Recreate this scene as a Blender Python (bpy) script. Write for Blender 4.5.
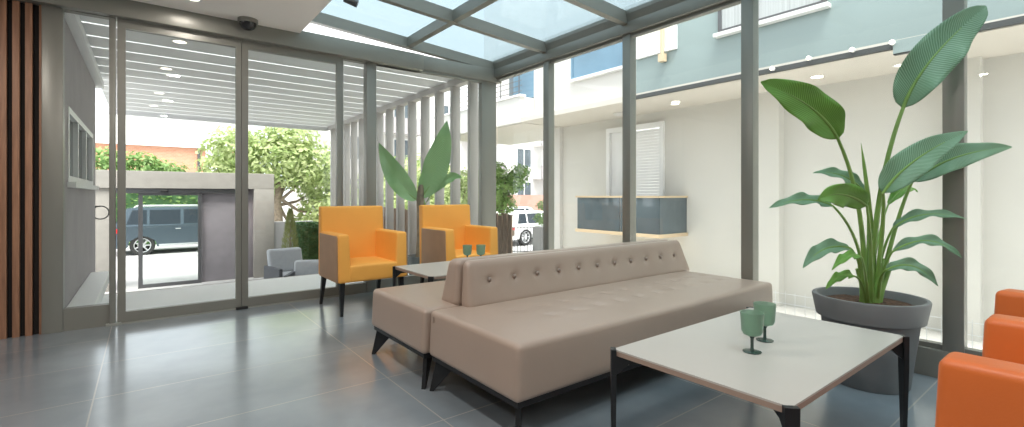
import bpy, bmesh, math, random
from mathutils import Vector, Matrix
from mathutils.noise import noise as pnoise
random.seed(7)
PI = math.pi
C = bpy.context.scene.collection
for o in list(bpy.data.objects): bpy.data.objects.remove(o)

# ------------------------------------------------------------------ camera
EYE = 1.10
YAW = math.radians(52.27)
cam_d = bpy.data.cameras.new('camera'); cam = bpy.data.objects.new('camera', cam_d); C.objects.link(cam)
cam.location = (0, 0, EYE); cam.rotation_euler = (PI/2, 0, YAW - PI/2)
cam_d.sensor_width = 36; cam_d.lens = 474.3*36/1024; cam_d.shift_y = -18.5/1024
cam_d.clip_start = 0.05; cam_d.clip_end = 300
sc = bpy.context.scene
sc.camera = cam

# ------------------------------------------------------------------ light
sc.view_settings.view_transform = 'Standard'
sc.view_settings.look = 'None'
sc.view_settings.gamma = 1.0
sc.view_settings.use_curve_mapping = False
sc.view_settings.exposure = 0.42
WORLD = 1.75
w = bpy.data.worlds.new('overcast sky'); sc.world = w; w.use_nodes = True
nt = w.node_tree; nt.nodes.clear()
wo = nt.nodes.new('ShaderNodeOutputWorld'); bg = nt.nodes.new('ShaderNodeBackground')
tc = nt.nodes.new('ShaderNodeTexCoord'); nz = nt.nodes.new('ShaderNodeTexNoise'); cr = nt.nodes.new('ShaderNodeValToRGB')
nz.inputs['Scale'].default_value = 2.2; nz.inputs['Detail'].default_value = 5
cr.color_ramp.elements[0].position = 0.35; cr.color_ramp.elements[0].color = (0.80, 0.88, 0.96, 1)
cr.color_ramp.elements[1].position = 0.62; cr.color_ramp.elements[1].color = (1, 1, 1, 1)
nt.links.new(tc.outputs['Generated'], nz.inputs['Vector']); nt.links.new(nz.outputs['Fac'], cr.inputs['Fac'])
nt.links.new(cr.outputs['Color'], bg.inputs['Color']); bg.inputs['Strength'].default_value = WORLD
nt.links.new(bg.outputs['Background'], wo.inputs['Surface'])
sd = bpy.data.lights.new('sun', 'SUN'); sd.energy = 6.5; sd.angle = math.radians(32); sd.color = (1, 0.96, 0.9)
sun = bpy.data.objects.new('sun', sd); C.objects.link(sun)
sun.rotation_euler = Vector((0.15, 0.38, -1)).to_track_quat('-Z', 'Y').to_euler()
# downlight by the doors, plus unseen lamps added in the ceiling as fill
def area(name, loc, size, power, col=(1, 0.93, 0.86)):
    d = bpy.data.lights.new(name, 'AREA'); d.shape = 'DISK'; d.size = size; d.energy = power; d.color = col
    o = bpy.data.objects.new(name, d); C.objects.link(o); o.location = loc; return o
for p in [(0.31, 4.80), (0.31, 2.6), (0.31, 0.4), (-1.3, 3.6), (-1.3, 1.2), (-1.3, -1.0), (0.31, -1.6)]:
    area('ceiling_lamp_and_fill', (p[0], p[1], 2.725), 0.14, 4 if p[1] > 4.5 else 17)

# ------------------------------------------------------------------ materials
def mat(name, col, rough=0.5, metal=0.0, var=0.0, scale=8.0, col2=None, bump=0.0, bscale=60.0, spec=None, trans=0.0, emit=None, alpha=None, stretch=None):
    m = bpy.data.materials.new(name); m.use_nodes = True
    n = m.node_tree; b = n.nodes['Principled BSDF']
    b.inputs['Base Color'].default_value = (*col, 1); b.inputs['Roughness'].default_value = rough
    b.inputs['Metallic'].default_value = metal
    if spec is not None: b.inputs['Specular IOR Level'].default_value = spec
    if trans: b.inputs['Transmission Weight'].default_value = trans
    if emit:
        b.inputs['Emission Color'].default_value = (*emit[0], 1); b.inputs['Emission Strength'].default_value = emit[1]
    t = n.nodes.new('ShaderNodeTexCoord'); src = t.outputs['Object']
    if stretch:
        mp = n.nodes.new('ShaderNodeMapping'); mp.inputs['Scale'].default_value = stretch
        n.links.new(src, mp.inputs['Vector']); src = mp.outputs['Vector']
    if var or col2:
        x = n.nodes.new('ShaderNodeTexNoise'); x.inputs['Scale'].default_value = scale; x.inputs['Detail'].default_value = 6
        n.links.new(src, x.inputs['Vector'])
        r = n.nodes.new('ShaderNodeValToRGB'); r.color_ramp.elements[0].position = 0.3; r.color_ramp.elements[1].position = 0.7
        c2 = col2 or tuple(max(0, c*(1-var)) for c in col)
        r.color_ramp.elements[0].color = (*c2, 1); r.color_ramp.elements[1].color = (*col, 1)
        n.links.new(x.outputs['Fac'], r.inputs['Fac']); n.links.new(r.outputs['Color'], b.inputs['Base Color'])
    if bump:
        x = n.nodes.new('ShaderNodeTexNoise'); x.inputs['Scale'].default_value = bscale; x.inputs['Detail'].default_value = 3
        n.links.new(src, x.inputs['Vector'])
        bp = n.nodes.new('ShaderNodeBump'); bp.inputs['Strength'].default_value = bump; bp.inputs['Distance'].default_value = 0.01
        n.links.new(x.outputs['Fac'], bp.inputs['Height']); n.links.new(bp.outputs['Normal'], b.inputs['Normal'])
    return m

def glass_mat(name, tint=(1, 1, 1), rough=0.0, refl=1.0, ior=1.45, diffuse=0.0, dcol=(.8, .9, .9)):
    m = bpy.data.materials.new(name); m.use_nodes = True
    n = m.node_tree; n.nodes.clear()
    o = n.nodes.new('ShaderNodeOutputMaterial'); mx = n.nodes.new('ShaderNodeMixShader')
    tr = n.nodes.new('ShaderNodeBsdfTransparent'); gl = n.nodes.new('ShaderNodeBsdfGlossy'); lw = n.nodes.new('ShaderNodeLayerWeight'); lw.inputs['Blend'].default_value = 0.5
    pw = n.nodes.new('ShaderNodeMath'); pw.operation = 'POWER'; pw.inputs[1].default_value = 5.0
    fr = n.nodes.new('ShaderNodeMath'); fr.operation = 'MULTIPLY_ADD'; fr.inputs[1].default_value = 0.55; fr.inputs[2].default_value = ((ior-1)/(ior+1))**2
    n.links.new(lw.outputs['Facing'], pw.inputs[0]); n.links.new(pw.outputs[0], fr.inputs[0])
    tr.inputs['Color'].default_value = (*tint, 1); gl.inputs['Roughness'].default_value = rough
    gl.inputs['Color'].default_value = (refl, refl, refl, 1)
    n.links.new(fr.outputs[0], mx.inputs['Fac']); last = tr.outputs['BSDF']
    if diffuse:
        df = n.nodes.new('ShaderNodeBsdfTranslucent'); df.inputs['Color'].default_value = (*dcol, 1)
        m2 = n.nodes.new('ShaderNodeMixShader'); m2.inputs['Fac'].default_value = diffuse
        n.links.new(tr.outputs['BSDF'], m2.inputs[1]); n.links.new(df.outputs['BSDF'], m2.inputs[2]); last = m2.outputs['Shader']
    n.links.new(last, mx.inputs[1]); n.links.new(gl.outputs['BSDF'], mx.inputs[2])
    n.links.new(mx.outputs['Shader'], o.inputs['Surface'])
    return m

M = {}
M['frame'] = mat('grey aluminium frame', (0.25, 0.246, 0.218), 0.38, 0.3)
M['frame_light'] = mat('pale grey aluminium', (0.36, 0.37, 0.34), 0.4, 0.3)
M['black_rubber'] = mat('black rubber', (0.015, 0.015, 0.015), 0.6)
M['ceiling'] = mat('ceiling paint', (0.90, 0.86, 0.82), 0.8)
M['glass'] = glass_mat('clear window glass', (0.955, 0.975, 0.968), 0.0, 1.0, 1.28)
M['roof_glass'] = glass_mat('frosted roof glass', (0.50, 0.565, 0.59), 0.1, 1.0, 1.3, 0.24, (0.52, 0.60, 0.64))
M['slat'] = mat('warm walnut slat', (0.40, 0.20, 0.115), 0.5, 0, 0.4, 6, bump=0.05, bscale=30, stretch=(8, 8, 0.6))
M['slat_back'] = mat('black felt backing', (0.012, 0.009, 0.008), 0.9)
M['taupe'] = mat('taupe leather', (0.385, 0.295, 0.24), 0.32, 0, 0.06, 3, bump=0.06, bscale=240)
M['taupe_dark'] = mat('taupe leather button', (0.24, 0.18, 0.145), 0.35)
M['black_metal'] = mat('black powder coated metal', (0.018, 0.019, 0.021), 0.4, 0.3)
M['table_white'] = mat('off white laminate', (0.50, 0.465, 0.425), 0.33, 0, 0.03, 4)
M['table_edge'] = mat('brown laminate edge', (0.33, 0.235, 0.185), 0.5)
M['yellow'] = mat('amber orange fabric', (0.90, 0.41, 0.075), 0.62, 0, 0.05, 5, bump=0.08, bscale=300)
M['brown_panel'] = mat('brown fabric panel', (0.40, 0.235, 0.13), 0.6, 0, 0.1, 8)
M['orange'] = mat('red orange leather', (0.66, 0.150, 0.028), 0.42, 0, 0.08, 4, bump=0.06, bscale=200)
M['pot'] = mat('grey plastic pot', (0.165, 0.172, 0.175), 0.5, 0, 0.06, 10)
M['soil'] = mat('bark soil', (0.13, 0.065, 0.035), 0.95, 0, 0.7, 40, bump=1.0, bscale=60)
M['stalk'] = mat('green leaf stalk', (0.24, 0.42, 0.10), 0.45, 0, 0.35, 6)
M['lens'] = mat('lamp lens', (1, 1, 1), 0.4, emit=((1, 0.93, 0.82), 6))
M['lens_out'] = mat('outdoor lamp lens', (1, 1, 1), 0.4, emit=((1, 0.88, 0.70), 2.2))
M['white'] = mat('white painted metal', (0.82, 0.82, 0.81), 0.45)
M['cream'] = mat('cream render', (0.66, 0.645, 0.60), 0.85, 0, 0.05, 1.2)
M['cream_white'] = mat('white render', (0.68, 0.665, 0.64), 0.85, 0, 0.03, 1.5)
M['soffit'] = mat('soffit paint', (0.66, 0.62, 0.56), 0.8, 0, 0.04, 1)
M['teal'] = mat('pale teal cladding', (0.28, 0.35, 0.345), 0.3, 0, 0.08, 0.7)
M['dark_strip'] = mat('dark metal strip', (0.06, 0.065, 0.065), 0.5)
M['blue_glass'] = mat('blue tinted window glass', (0.16, 0.30, 0.42), 0.08, 0, 0.35, 0.9, spec=0.8)
M['dark_glass'] = mat('dark window glass', (0.10, 0.13, 0.15), 0.06, 0, 0.4, 1.2, spec=0.8)
M['grey_blind'] = mat('grey vertical blind', (0.50, 0.52, 0.52), 0.6, 0, 0.25, 3, stretch=(1, 14, 0.1))
M['cream_blind'] = mat('cream curtain', (0.86, 0.82, 0.74), 0.7, 0, 0.06, 3, stretch=(1, 14, 0.1))
M['balcony_glass'] = mat('blue grey balcony glass', (0.12, 0.155, 0.175), 0.05, 0, 0.35, 1.5, spec=0.8)
M['wood_rail'] = mat('pale wooden handrail', (0.62, 0.49, 0.33), 0.5)
M['louvre'] = mat('grey aluminium louvre', (0.74, 0.745, 0.75), 0.5, 0.1)
M['post'] = mat('grey pergola post', (0.47, 0.45, 0.43), 0.55, 0.1)
M['grey_render'] = mat('grey render', (0.42, 0.39, 0.395), 0.9, 0, 0.12, 3)
M['stone_purple'] = mat('mauve grey stone panel', (0.29, 0.265, 0.285), 0.8, 0, 0.15, 4)
M['stone_beige'] = mat('beige grey stone', (0.37, 0.345, 0.315), 0.8, 0, 0.12, 6)
M['dark_frame'] = mat('dark grey steel', (0.10, 0.10, 0.105), 0.45, 0.3)
M['paving'] = mat('pale terrace paving', (0.88, 0.88, 0.88), 0.6, 0, 0.04, 3)
M['asphalt'] = mat('light asphalt', (0.42, 0.41, 0.41), 0.9, 0, 0.12, 2)
M['yard'] = mat('pale concrete yard', (0.74, 0.72, 0.68), 0.85, 0, 0.08, 2)
M['suv'] = mat('blue grey car paint', (0.085, 0.115, 0.14), 0.22, 0.4)
M['car_white'] = mat('white car paint', (0.82, 0.82, 0.82), 0.2)
M['car_glass'] = mat('dark car glass', (0.03, 0.04, 0.05), 0.15, spec=0.15)
M['tyre'] = mat('tyre rubber', (0.02, 0.02, 0.02), 0.8)
M['alloy'] = mat('silver alloy', (0.62, 0.63, 0.64), 0.3, 0.7)
M['red'] = mat('red lamp plastic', (0.5, 0.02, 0.02), 0.3)
M['bark'] = mat('tree bark', (0.34, 0.27, 0.20), 0.9, 0, 0.5, 12, bump=0.5, bscale=30)
M['cushion'] = mat('light grey cushion fabric', (0.40, 0.42, 0.45), 0.8, 0, 0.08, 12)
M['wicker'] = mat('dark wicker', (0.10, 0.105, 0.12), 0.7, 0, 0.3, 60)
M['wood_fence'] = mat('weathered brown timber', (0.25, 0.185, 0.14), 0.8, 0, 0.3, 10, stretch=(6, 6, 1))
M['concrete'] = mat('grey concrete', (0.36, 0.355, 0.36), 0.85, 0, 0.1, 3)
M['wire'] = mat('white coated wire', (0.72, 0.73, 0.74), 0.5)
M['rooftile'] = mat('pale roof', (0.9, 0.9, 0.88), 0.8)
M['smoke'] = mat('smoked dome plastic', (0.02, 0.02, 0.022), 0.12)

def leaf_mat(name, c1, c2, rough=0.4, veins=True, trans=0.25):
    m = bpy.data.materials.new(name); m.use_nodes = True
    n = m.node_tree; b = n.nodes['Principled BSDF']; b.inputs['Roughness'].default_value = rough
    r = n.nodes.new('ShaderNodeValToRGB'); r.color_ramp.elements[0].color = (*c1, 1); r.color_ramp.elements[1].color = (*c2, 1)
    if veins:
        uv = n.nodes.new('ShaderNodeUVMap'); mp = n.nodes.new('ShaderNodeMapping'); wv = n.nodes.new('ShaderNodeTexWave')
        wv.bands_direction = 'X'; wv.inputs['Scale'].default_value = 7; wv.inputs['Distortion'].default_value = 1.2
        wv.inputs['Detail'].default_value = 2
        n.links.new(uv.outputs['UV'], wv.inputs['Vector']); n.links.new(wv.outputs['Fac'], r.inputs['Fac'])
        bp = n.nodes.new('ShaderNodeBump'); bp.inputs['Strength'].default_value = 0.35; bp.inputs['Distance'].default_value = 0.004
        n.links.new(wv.outputs['Fac'], bp.inputs['Height']); n.links.new(bp.outputs['Normal'], b.inputs['Normal'])
    else:
        t = n.nodes.new('ShaderNodeTexCoord'); x = n.nodes.new('ShaderNodeTexNoise'); x.inputs['Scale'].default_value = 3
        r.color_ramp.elements[0].position = 0.35; r.color_ramp.elements[1].position = 0.65
        n.links.new(t.outputs['Object'], x.inputs['Vector']); n.links.new(x.outputs['Fac'], r.inputs['Fac'])
    n.links.new(r.outputs['Color'], b.inputs['Base Color'])
    tl = n.nodes.new('ShaderNodeBsdfTranslucent'); n.links.new(r.outputs['Color'], tl.inputs['Color'])
    mx = n.nodes.new('ShaderNodeMixShader'); mx.inputs['Fac'].default_value = trans
    o = n.nodes['Material Output']
    n.links.new(b.outputs['BSDF'], mx.inputs[1]); n.links.new(tl.outputs['BSDF'], mx.inputs[2]); n.links.new(mx.outputs['Shader'], o.inputs['Surface'])
    return m
M['leaf_green'] = leaf_mat('fresh green leaf', (0.13, 0.32, 0.05), (0.23, 0.47, 0.09))
M['leaf_grey'] = leaf_mat('grey green leaf', (0.13, 0.28, 0.15), (0.30, 0.47, 0.31))
M['leaf_banana'] = leaf_mat('banana leaf', (0.18, 0.38, 0.14), (0.36, 0.56, 0.28))
M['foliage'] = leaf_mat('bright foliage', (0.30, 0.40, 0.14), (0.62, 0.68, 0.36), 0.5, False, 0.45)
M['foliage_dark'] = leaf_mat('dense foliage', (0.14, 0.27, 0.07), (0.34, 0.48, 0.17), 0.5, False, 0.4)
M['hedge'] = leaf_mat('hedge foliage', (0.035, 0.10, 0.03), (0.08, 0.18, 0.06), 0.6, False, 0.15)
M['conifer'] = leaf_mat('yellow green conifer', (0.20, 0.24, 0.07), (0.34, 0.36, 0.14), 0.6, False, 0.15)

def floor_mat():
    m = bpy.data.materials.new('slate tile'); m.use_nodes = True
    n = m.node_tree; b = n.nodes['Principled BSDF']; L = n.links.new
    t = n.nodes.new('ShaderNodeTexCoord')
    x = n.nodes.new('ShaderNodeTexNoise'); x.inputs['Scale'].default_value = 1.6; x.inputs['Detail'].default_value = 4; x.inputs['Roughness'].default_value = 0.55
    L(t.outputs['Object'], x.inputs['Vector'])
    r = n.nodes.new('ShaderNodeValToRGB'); e = r.color_ramp.elements
    e[0].position = 0.1; e[0].color = (0.09, 0.12, 0.145, 1); e[1].position = 0.9; e[1].color = (0.34, 0.385, 0.42, 1)
    L(x.outputs['Fac'], r.inputs['Fac'])
    # grout: lines at x = -0.22 + k*1.375, y = 0.68*k
    sp = n.nodes.new('ShaderNodeSeparateXYZ'); L(t.outputs['Object'], sp.inputs['Vector'])
    def line(out, off, per, wd):
        a = n.nodes.new('ShaderNodeMath'); a.operation = 'ADD'; a.inputs[1].default_value = off; L(out, a.inputs[0])
        p = n.nodes.new('ShaderNodeMath'); p.operation = 'PINGPONG'; p.inputs[1].default_value = per/2; L(a.outputs[0], p.inputs[0])
        q = n.nodes.new('ShaderNodeMath'); q.operation = 'LESS_THAN'; q.inputs[1].default_value = wd; L(p.outputs[0], q.inputs[0])
        return q.outputs[0]
    mxm = n.nodes.new('ShaderNodeMath'); mxm.operation = 'MAXIMUM'
    L(line(sp.outputs['X'], 0.22, 1.375, 0.0035), mxm.inputs[0]); L(line(sp.outputs['Y'], 0.0, 0.68, 0.0035), mxm.inputs[1])
    mc = n.nodes.new('ShaderNodeMix'); mc.data_type = 'RGBA'; L(mxm.outputs[0], mc.inputs['Factor'])
    L(r.outputs['Color'], mc.inputs['A']); mc.inputs['B'].default_value = (0.40, 0.385, 0.36, 1)
    L(mc.outputs['Result'], b.inputs['Base Color'])
    y = n.nodes.new('ShaderNodeTexNoise'); y.inputs['Scale'].default_value = 3; y.inputs['Detail'].default_value = 3
    L(t.outputs['Object'], y.inputs['Vector'])
    rr = n.nodes.new('ShaderNodeMapRange'); rr.inputs['To Min'].default_value = 0.34; rr.inputs['To Max'].default_value = 0.42
    L(y.outputs['Fac'], rr.inputs['Value']); L(rr.outputs['Result'], b.inputs['Roughness'])
    b.inputs['Specular IOR Level'].default_value = 1.0
    b.inputs['Coat Weight'].default_value = 1.0; b.inputs['Coat Roughness'].default_value = 0.16; b.inputs['Coat IOR'].default_value = 1.75
    return m
M['floor'] = floor_mat()
def brick_mat():
    m = bpy.data.materials.new('orange brick'); m.use_nodes = True
    n = m.node_tree; b = n.nodes['Principled BSDF']; t = n.nodes.new('ShaderNodeTexCoord'); mp = n.nodes.new('ShaderNodeMapping')
    mp.inputs['Rotation'].default_value = (PI/2, 0, 0)
    k = n.nodes.new('ShaderNodeTexBrick'); k.inputs['Color1'].default_value = (0.60, 0.27, 0.16, 1); k.inputs['Color2'].default_value = (0.68, 0.34, 0.21, 1)
    k.inputs['Mortar'].default_value = (0.6, 0.45, 0.36, 1); k.inputs['Scale'].default_value = 2.5
    n.links.new(t.outputs['Object'], mp.inputs['Vector']); n.links.new(mp.outputs['Vector'], k.inputs['Vector'])
    n.links.new(k.outputs['Color'], b.inputs['Base Color']); b.inputs['Roughness'].default_value = 0.9
    return m
M['brick'] = brick_mat()

# ------------------------------------------------------------------ helpers
def link(name, bm, m, parent=None, smooth=False, angle=40):
    me = bpy.data.meshes.new(name)
    bmesh.ops.recalc_face_normals(bm, faces=bm.faces[:])
    bm.to_mesh(me); bm.free(); me.materials.append(m)
    if smooth:
        for p in me.polygons: p.use_smooth = True
        try: me.set_sharp_from_angle(angle=math.radians(angle))
        except Exception: pass
    o = bpy.data.objects.new(name, me); C.objects.link(o)
    if parent is not None: o.parent = parent
    return o
def tag(o, label=None, cat=None, group=None, kind=None):
    if label: o['label'] = label
    if cat: o['category'] = cat
    if group: o['group'] = group
    if kind: o['kind'] = kind
    return o
def thing(name, label, cat, loc=(0, 0, 0), rz=0, group=None, kind=None):
    o = bpy.data.objects.new(name, None); C.objects.link(o); o.location = loc; o.rotation_euler = (0, 0, rz)
    o.empty_display_size = 0.1
    return tag(o, label, cat, group, kind)
def copy_tree(o, parent=None):
    c = o.copy(); C.objects.link(c); c.parent = parent
    for ch in list(o.children): copy_tree(ch, c)
    return c
def box(bm, x0, x1, y0, y1, z0, z1):
    vs = [bm.verts.new(p) for p in [(x0,y0,z0),(x1,y0,z0),(x1,y1,z0),(x0,y1,z0),(x0,y0,z1),(x1,y0,z1),(x1,y1,z1),(x0,y1,z1)]]
    for f in [(0,3,2,1),(4,5,6,7),(0,1,5,4),(1,2,6,5),(2,3,7,6),(3,0,4,7)]: bm.faces.new([vs[i] for i in f])
    return vs
def hexa(bm, pts):
    vs = [bm.verts.new(p) for p in pts]
    for f in [(0,3,2,1),(4,5,6,7),(0,1,5,4),(1,2,6,5),(2,3,7,6),(3,0,4,7)]: bm.faces.new([vs[i] for i in f])
    return vs
def bev(bm, r, seg=2):
    bmesh.ops.bevel(bm, geom=bm.edges[:], offset=r, segments=seg, profile=0.5, affect='EDGES', clamp_overlap=True)
def bx(name, b, m, parent=None, r=0.0, kind=None, seg=2):
    bm = bmesh.new(); box(bm, *b)
    if r: bev(bm, r, seg)
    o = link(name, bm, m, parent, smooth=bool(r))
    if kind: o['kind'] = kind
    return o
def boxes(name, bs, m, parent=None, r=0.0, kind=None):
    bm = bmesh.new()
    for b in bs: box(bm, *b)
    if r: bev(bm, r, 1)
    o = link(name, bm, m, parent)
    if kind: o['kind'] = kind
    return o
def frame_of(d):
    d = d.normalized(); a = Vector((0, 0, 1)) if abs(d.z) < 0.9 else Vector((1, 0, 0))
    u = d.cross(a).normalized(); return u, d.cross(u).normalized()
def tube(bm, pts, rad, seg=10, cap=True):
    pts = [Vector(p) for p in pts]; rings = []
    if not hasattr(rad, '__len__'): rad = [rad]*len(pts)
    u = None
    for i, p in enumerate(pts):
        d = (pts[min(i+1, len(pts)-1)] - pts[max(i-1, 0)])
        if u is None: u, v = frame_of(d)
        else:
            dn = d.normalized(); u = (u - dn*u.dot(dn)).normalized(); v = dn.cross(u)
        rings.append([bm.verts.new(p + (u*math.cos(2*PI*k/seg) + v*math.sin(2*PI*k/seg))*rad[i]) for k in range(seg)])
    for a, b in zip(rings, rings[1:]):
        for k in range(seg): bm.faces.new([a[k], a[(k+1) % seg], b[(k+1) % seg], b[k]])
    if cap: bm.faces.new(rings[0][::-1]); bm.faces.new(rings[-1])
def lathe(bm, prof, seg=32, c=(0, 0, 0), axis='z'):
    rings = []
    for r, z in prof:
        if r < 1e-5:
            q = [(0, 0, z)]
        else: q = [(r*math.cos(2*PI*k/seg), r*math.sin(2*PI*k/seg), z) for k in range(seg)]
        if axis == 'y': q = [(a, h, b) for a, b, h in q]
        if axis == 'x': q = [(h, a, b) for a, b, h in q]
        rings.append([bm.verts.new((p[0]+c[0], p[1]+c[1], p[2]+c[2])) for p in q])
    for a, b in zip(rings, rings[1:]):
        for k in range(seg):
            k2 = (k+1) % seg
            if len(a) == 1 and len(b) == 1: continue
            if len(a) == 1: bm.faces.new([a[0], b[k2], b[k]])
            elif len(b) == 1: bm.faces.new([a[k], a[k2], b[0]])
            else: bm.faces.new([a[k], a[k2], b[k2], b[k]])
def prism(bm, poly, axis, a, b):
    """poly of 2-D points extruded along axis from a to b"""
    def mk(p, h):
        return {'x': (h, p[0], p[1]), 'y': (p[0], h, p[1]), 'z': (p[0], p[1], h)}[axis]
    A = [bm.verts.new(mk(p, a)) for p in poly]; B = [bm.verts.new(mk(p, b)) for p in poly]
    n = len(poly); bm.faces.new(A[::-1]); bm.faces.new(B)
    for i in range(n): bm.faces.new([A[i], A[(i+1) % n], B[(i+1) % n], B[i]])
def soft(bm, b, r, n=(8, 8, 4), fn=None):
    """rounded cushion-like box with a dense surface grid, shaped by fn(point)->point"""
    lo = Vector((b[0], b[2], b[4])); hi = Vector((b[1], b[3], b[5]))
    def ax(i):
        a, c = lo[i], hi[i]; rr = min(r, (c-a)/2.01)
        s = [a + rr*t for t in (0, 0.3, 0.65)] + [a+rr + (c-a-2*rr)*k/n[i] for k in range(n[i]+1)] + [c - rr*t for t in (0.65, 0.3, 0)]
        return s
    A = [ax(0), ax(1), ax(2)]; cache = {}
    def V(i, j, k):
        key = (i, j, k)
        if key in cache: return cache[key]
        p = Vector((A[0][i], A[1][j], A[2][k])); q = Vector(p)
        for t in range(3):
            rr = min(r, (hi[t]-lo[t])/2.01); q[t] = min(max(p[t], lo[t]+rr), hi[t]-rr)
        d = p - q
        if d.length > 1e-9:
            # project to rounded surface
            p = q + d.normalized()*min(r, max(abs(d.x), abs(d.y), abs(d.z)) if d.length < 1e-9 else r)
        if fn: p = Vector(fn(p))
        cache[key] = bm.verts.new(p); return cache[key]
    I, J, K = len(A[0])-1, len(A[1])-1, len(A[2])-1
    for i in range(I):
        for j in range(J):
            bm.faces.new([V(i,j,0), V(i,j+1,0), V(i+1,j+1,0), V(i+1,j,0)]); bm.faces.new([V(i,j,K), V(i+1,j,K), V(i+1,j+1,K), V(i,j+1,K)])
    for i in range(I):
        for k in range(K):
            bm.faces.new([V(i,0,k), V(i+1,0,k), V(i+1,0,k+1), V(i,0,k+1)]); bm.faces.new([V(i,J,k), V(i,J,k+1), V(i+1,J,k+1), V(i+1,J,k)])
    for j in range(J):
        for k in range(K):
            bm.faces.new([V(0,j,k), V(0,j,k+1), V(0,j+1,k+1), V(0,j+1,k)]); bm.faces.new([V(I,j,k), V(I,j+1,k), V(I,j+1,k+1), V(I,j,k+1)])
def taper_leg(bm, top, bot, a, b):
    """square leg from top to foot, half sizes a (top) and b (foot)"""
    t, f = Vector(top), Vector(bot)
    hexa(bm, [(f.x-b, f.y-b, f.z), (f.x+b, f.y-b, f.z), (f.x+b, f.y+b, f.z), (f.x-b, f.y+b, f.z),
              (t.x-a, t.y-a, t.z), (t.x+a, t.y-a, t.z), (t.x+a, t.y+a, t.z), (t.x-a, t.y+a, t.z)])

# ================================================================== SETTING
bm = bmesh.new(); box(bm, -3.5, 3.86, -3.0, 5.33, -0.12, 0.0)
tag(link('floor', bm, M['floor']), kind='structure')
bm = bmesh.new(); box(bm, -3.5, 1.25, -3.0, 5.16, 2.75, 2.98)
tag(link('ceiling', bm, M['ceiling']), kind='structure')

# walls behind the camera
M['wall_paint'] = mat('warm grey wall paint', (0.26, 0.25, 0.24), 0.85)
bx('wall_front', (-3.6, 3.86, -3.12, -3.0, 0, 3.14), M['wall_paint'], kind='structure')
bx('wall_side', (-3.62, -3.5, -3.0, 5.33, 0, 3.14), M['wall_paint'], kind='structure')
# slatted wall left of the doors
wl = bx('wall_left', (-3.5, -0.645, 5.27, 5.33, 0, 2.98), M['slat_back'], kind='structure')
x = -0.6385
for k in range(30):
    bx('slat', (x-0.040 if k else x-0.022, x, 5.235, 5.27, 0, 2.62), M['slat'], wl, 0.002)
    x -= 0.070 if k else 0.060
# frames of the door wall (plane y = 5.27)
def S(name, b, m='frame', r=0.003): return bx(name, b, M[m], None, r, 'structure')
S('trim_1', (-0.645, -0.522, 5.22, 5.33, 0, 2.60))          # wide post by the slats
S('trim_2', (-0.238, -0.198, 5.20, 5.33, 0, 2.60))          # post beside door
S('trim_3', (-3.5, 2.65, 5.15, 5.33, 2.60, 2.782))           # door operator box
S('trim_4', (2.65, 3.86, 5.22, 5.33, 2.63, 2.80))            # header above fixed glazing
S('trim_5', (1.975, 2.085, 5.22, 5.33, 0, 2.62))            # mullion
S('trim_6', (3.55, 3.79, 5.25, 5.33, 0, 2.76))              # corner post
S('trim_7', (1.695, 1.72, 5.24, 5.32, 0, 2.61))
def pane(name, b, glass='glass'): return bx(name, b, M[glass])
def window(n, fr_boxes, glass_box, m='frame'):
    e = boxes('window_%d' % n, fr_boxes, M[m]); e['kind'] = 'structure'
    g = bx('glass_pane', glass_box, M['glass'], e); return e
window(1, [(-0.522, -0.238, 5.235, 5.31, 0, 0.178), (-0.522, -0.238, 5.235, 5.31, 2.595, 2.62)], (-0.522, -0.238, 5.268, 5.276, 0.178, 2.595))
def leaf_door(n, x0, x1, y, stile=(0.055, 0.045)):
    e = boxes('door_%d' % n, [(x0, x0+stile[0], y-0.025, y+0.025, 0.012, 2.612), (x1-stile[1], x1, y-0.025, y+0.025, 0.012, 2.612),
        (x0+stile[0], x1-stile[1], y-0.025, y+0.025, 0.012, 0.10), (x0+stile[0], x1-stile[1], y-0.025, y+0.025, 2.525, 2.612)], M['frame'])
    e['kind'] = 'structure'
    bx('glass_pane', (x0+stile[0], x1-stile[1], y-0.004, y+0.004, 0.10, 2.525), M['glass'], e)
    return e
leaf_door(1, -0.186, 0.737, 5.255); leaf_door(2, 0.741, 1.692, 5.255)
bx('trim_8', (0.7385, 0.7395, 5.245, 5.265, 0.012, 2.61), M['black_rubber'], None, 0, 'structure')
S('trim_9', (-0.198, 1.72, 5.215, 5.30, 0.0, 0.011), 'frame_light', 0)   # threshold track
window(2, [(1.72, 1.975, 5.235, 5.31, 0, 0.11), (1.72, 1.975, 5.235, 5.31, 2.59, 2.62)], (1.72, 1.975, 5.268, 5.276, 0.11, 2.59))
window(3, [(2.085, 3.55, 5.235, 5.31, 0, 0.13), (2.085, 3.55, 5.235, 5.31, 2.60, 2.635)], (2.085, 3.55, 5.268, 5.276, 0.13, 2.60))
# floor guide blocks
for gx in (-0.21, 0.739):
    boxes('trim_10' if gx < 0 else 'trim_11', [(gx-0.05, gx+0.05, 5.19, 5.228, 0, 0.022)], M['frame_light'] if gx < 0 else M['black_rubber'], None, 0.002, 'structure')

# right glass wall (plane x = 3.8)
mull = [4.21, 3.02, 1.83, 0.62, -0.58, -1.78]
edges = [5.25] + mull + [-3.0]
tn = 12
for y in mull:
    S('trim_%d' % tn, (3.765, 3.86, y-0.048, y+0.048, 0.16, 2.72)); tn += 1
S('trim_%d' % tn, (3.76, 3.86, -3.0, 5.25, 0, 0.17)); tn += 1     # bottom rail
for i in range(len(edges)-1):
    a = edges[i] - (0.048 if i else 0); b = edges[i+1] + (0.048 if i < len(edges)-2 else 0)
    window(4+i, [(3.785, 3.845, b, a, 0.17, 0.20), (3.785, 3.845, b, a, 2.66, 2.70)], (3.816, 3.824, b, a, 0.20, 2.66))

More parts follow.
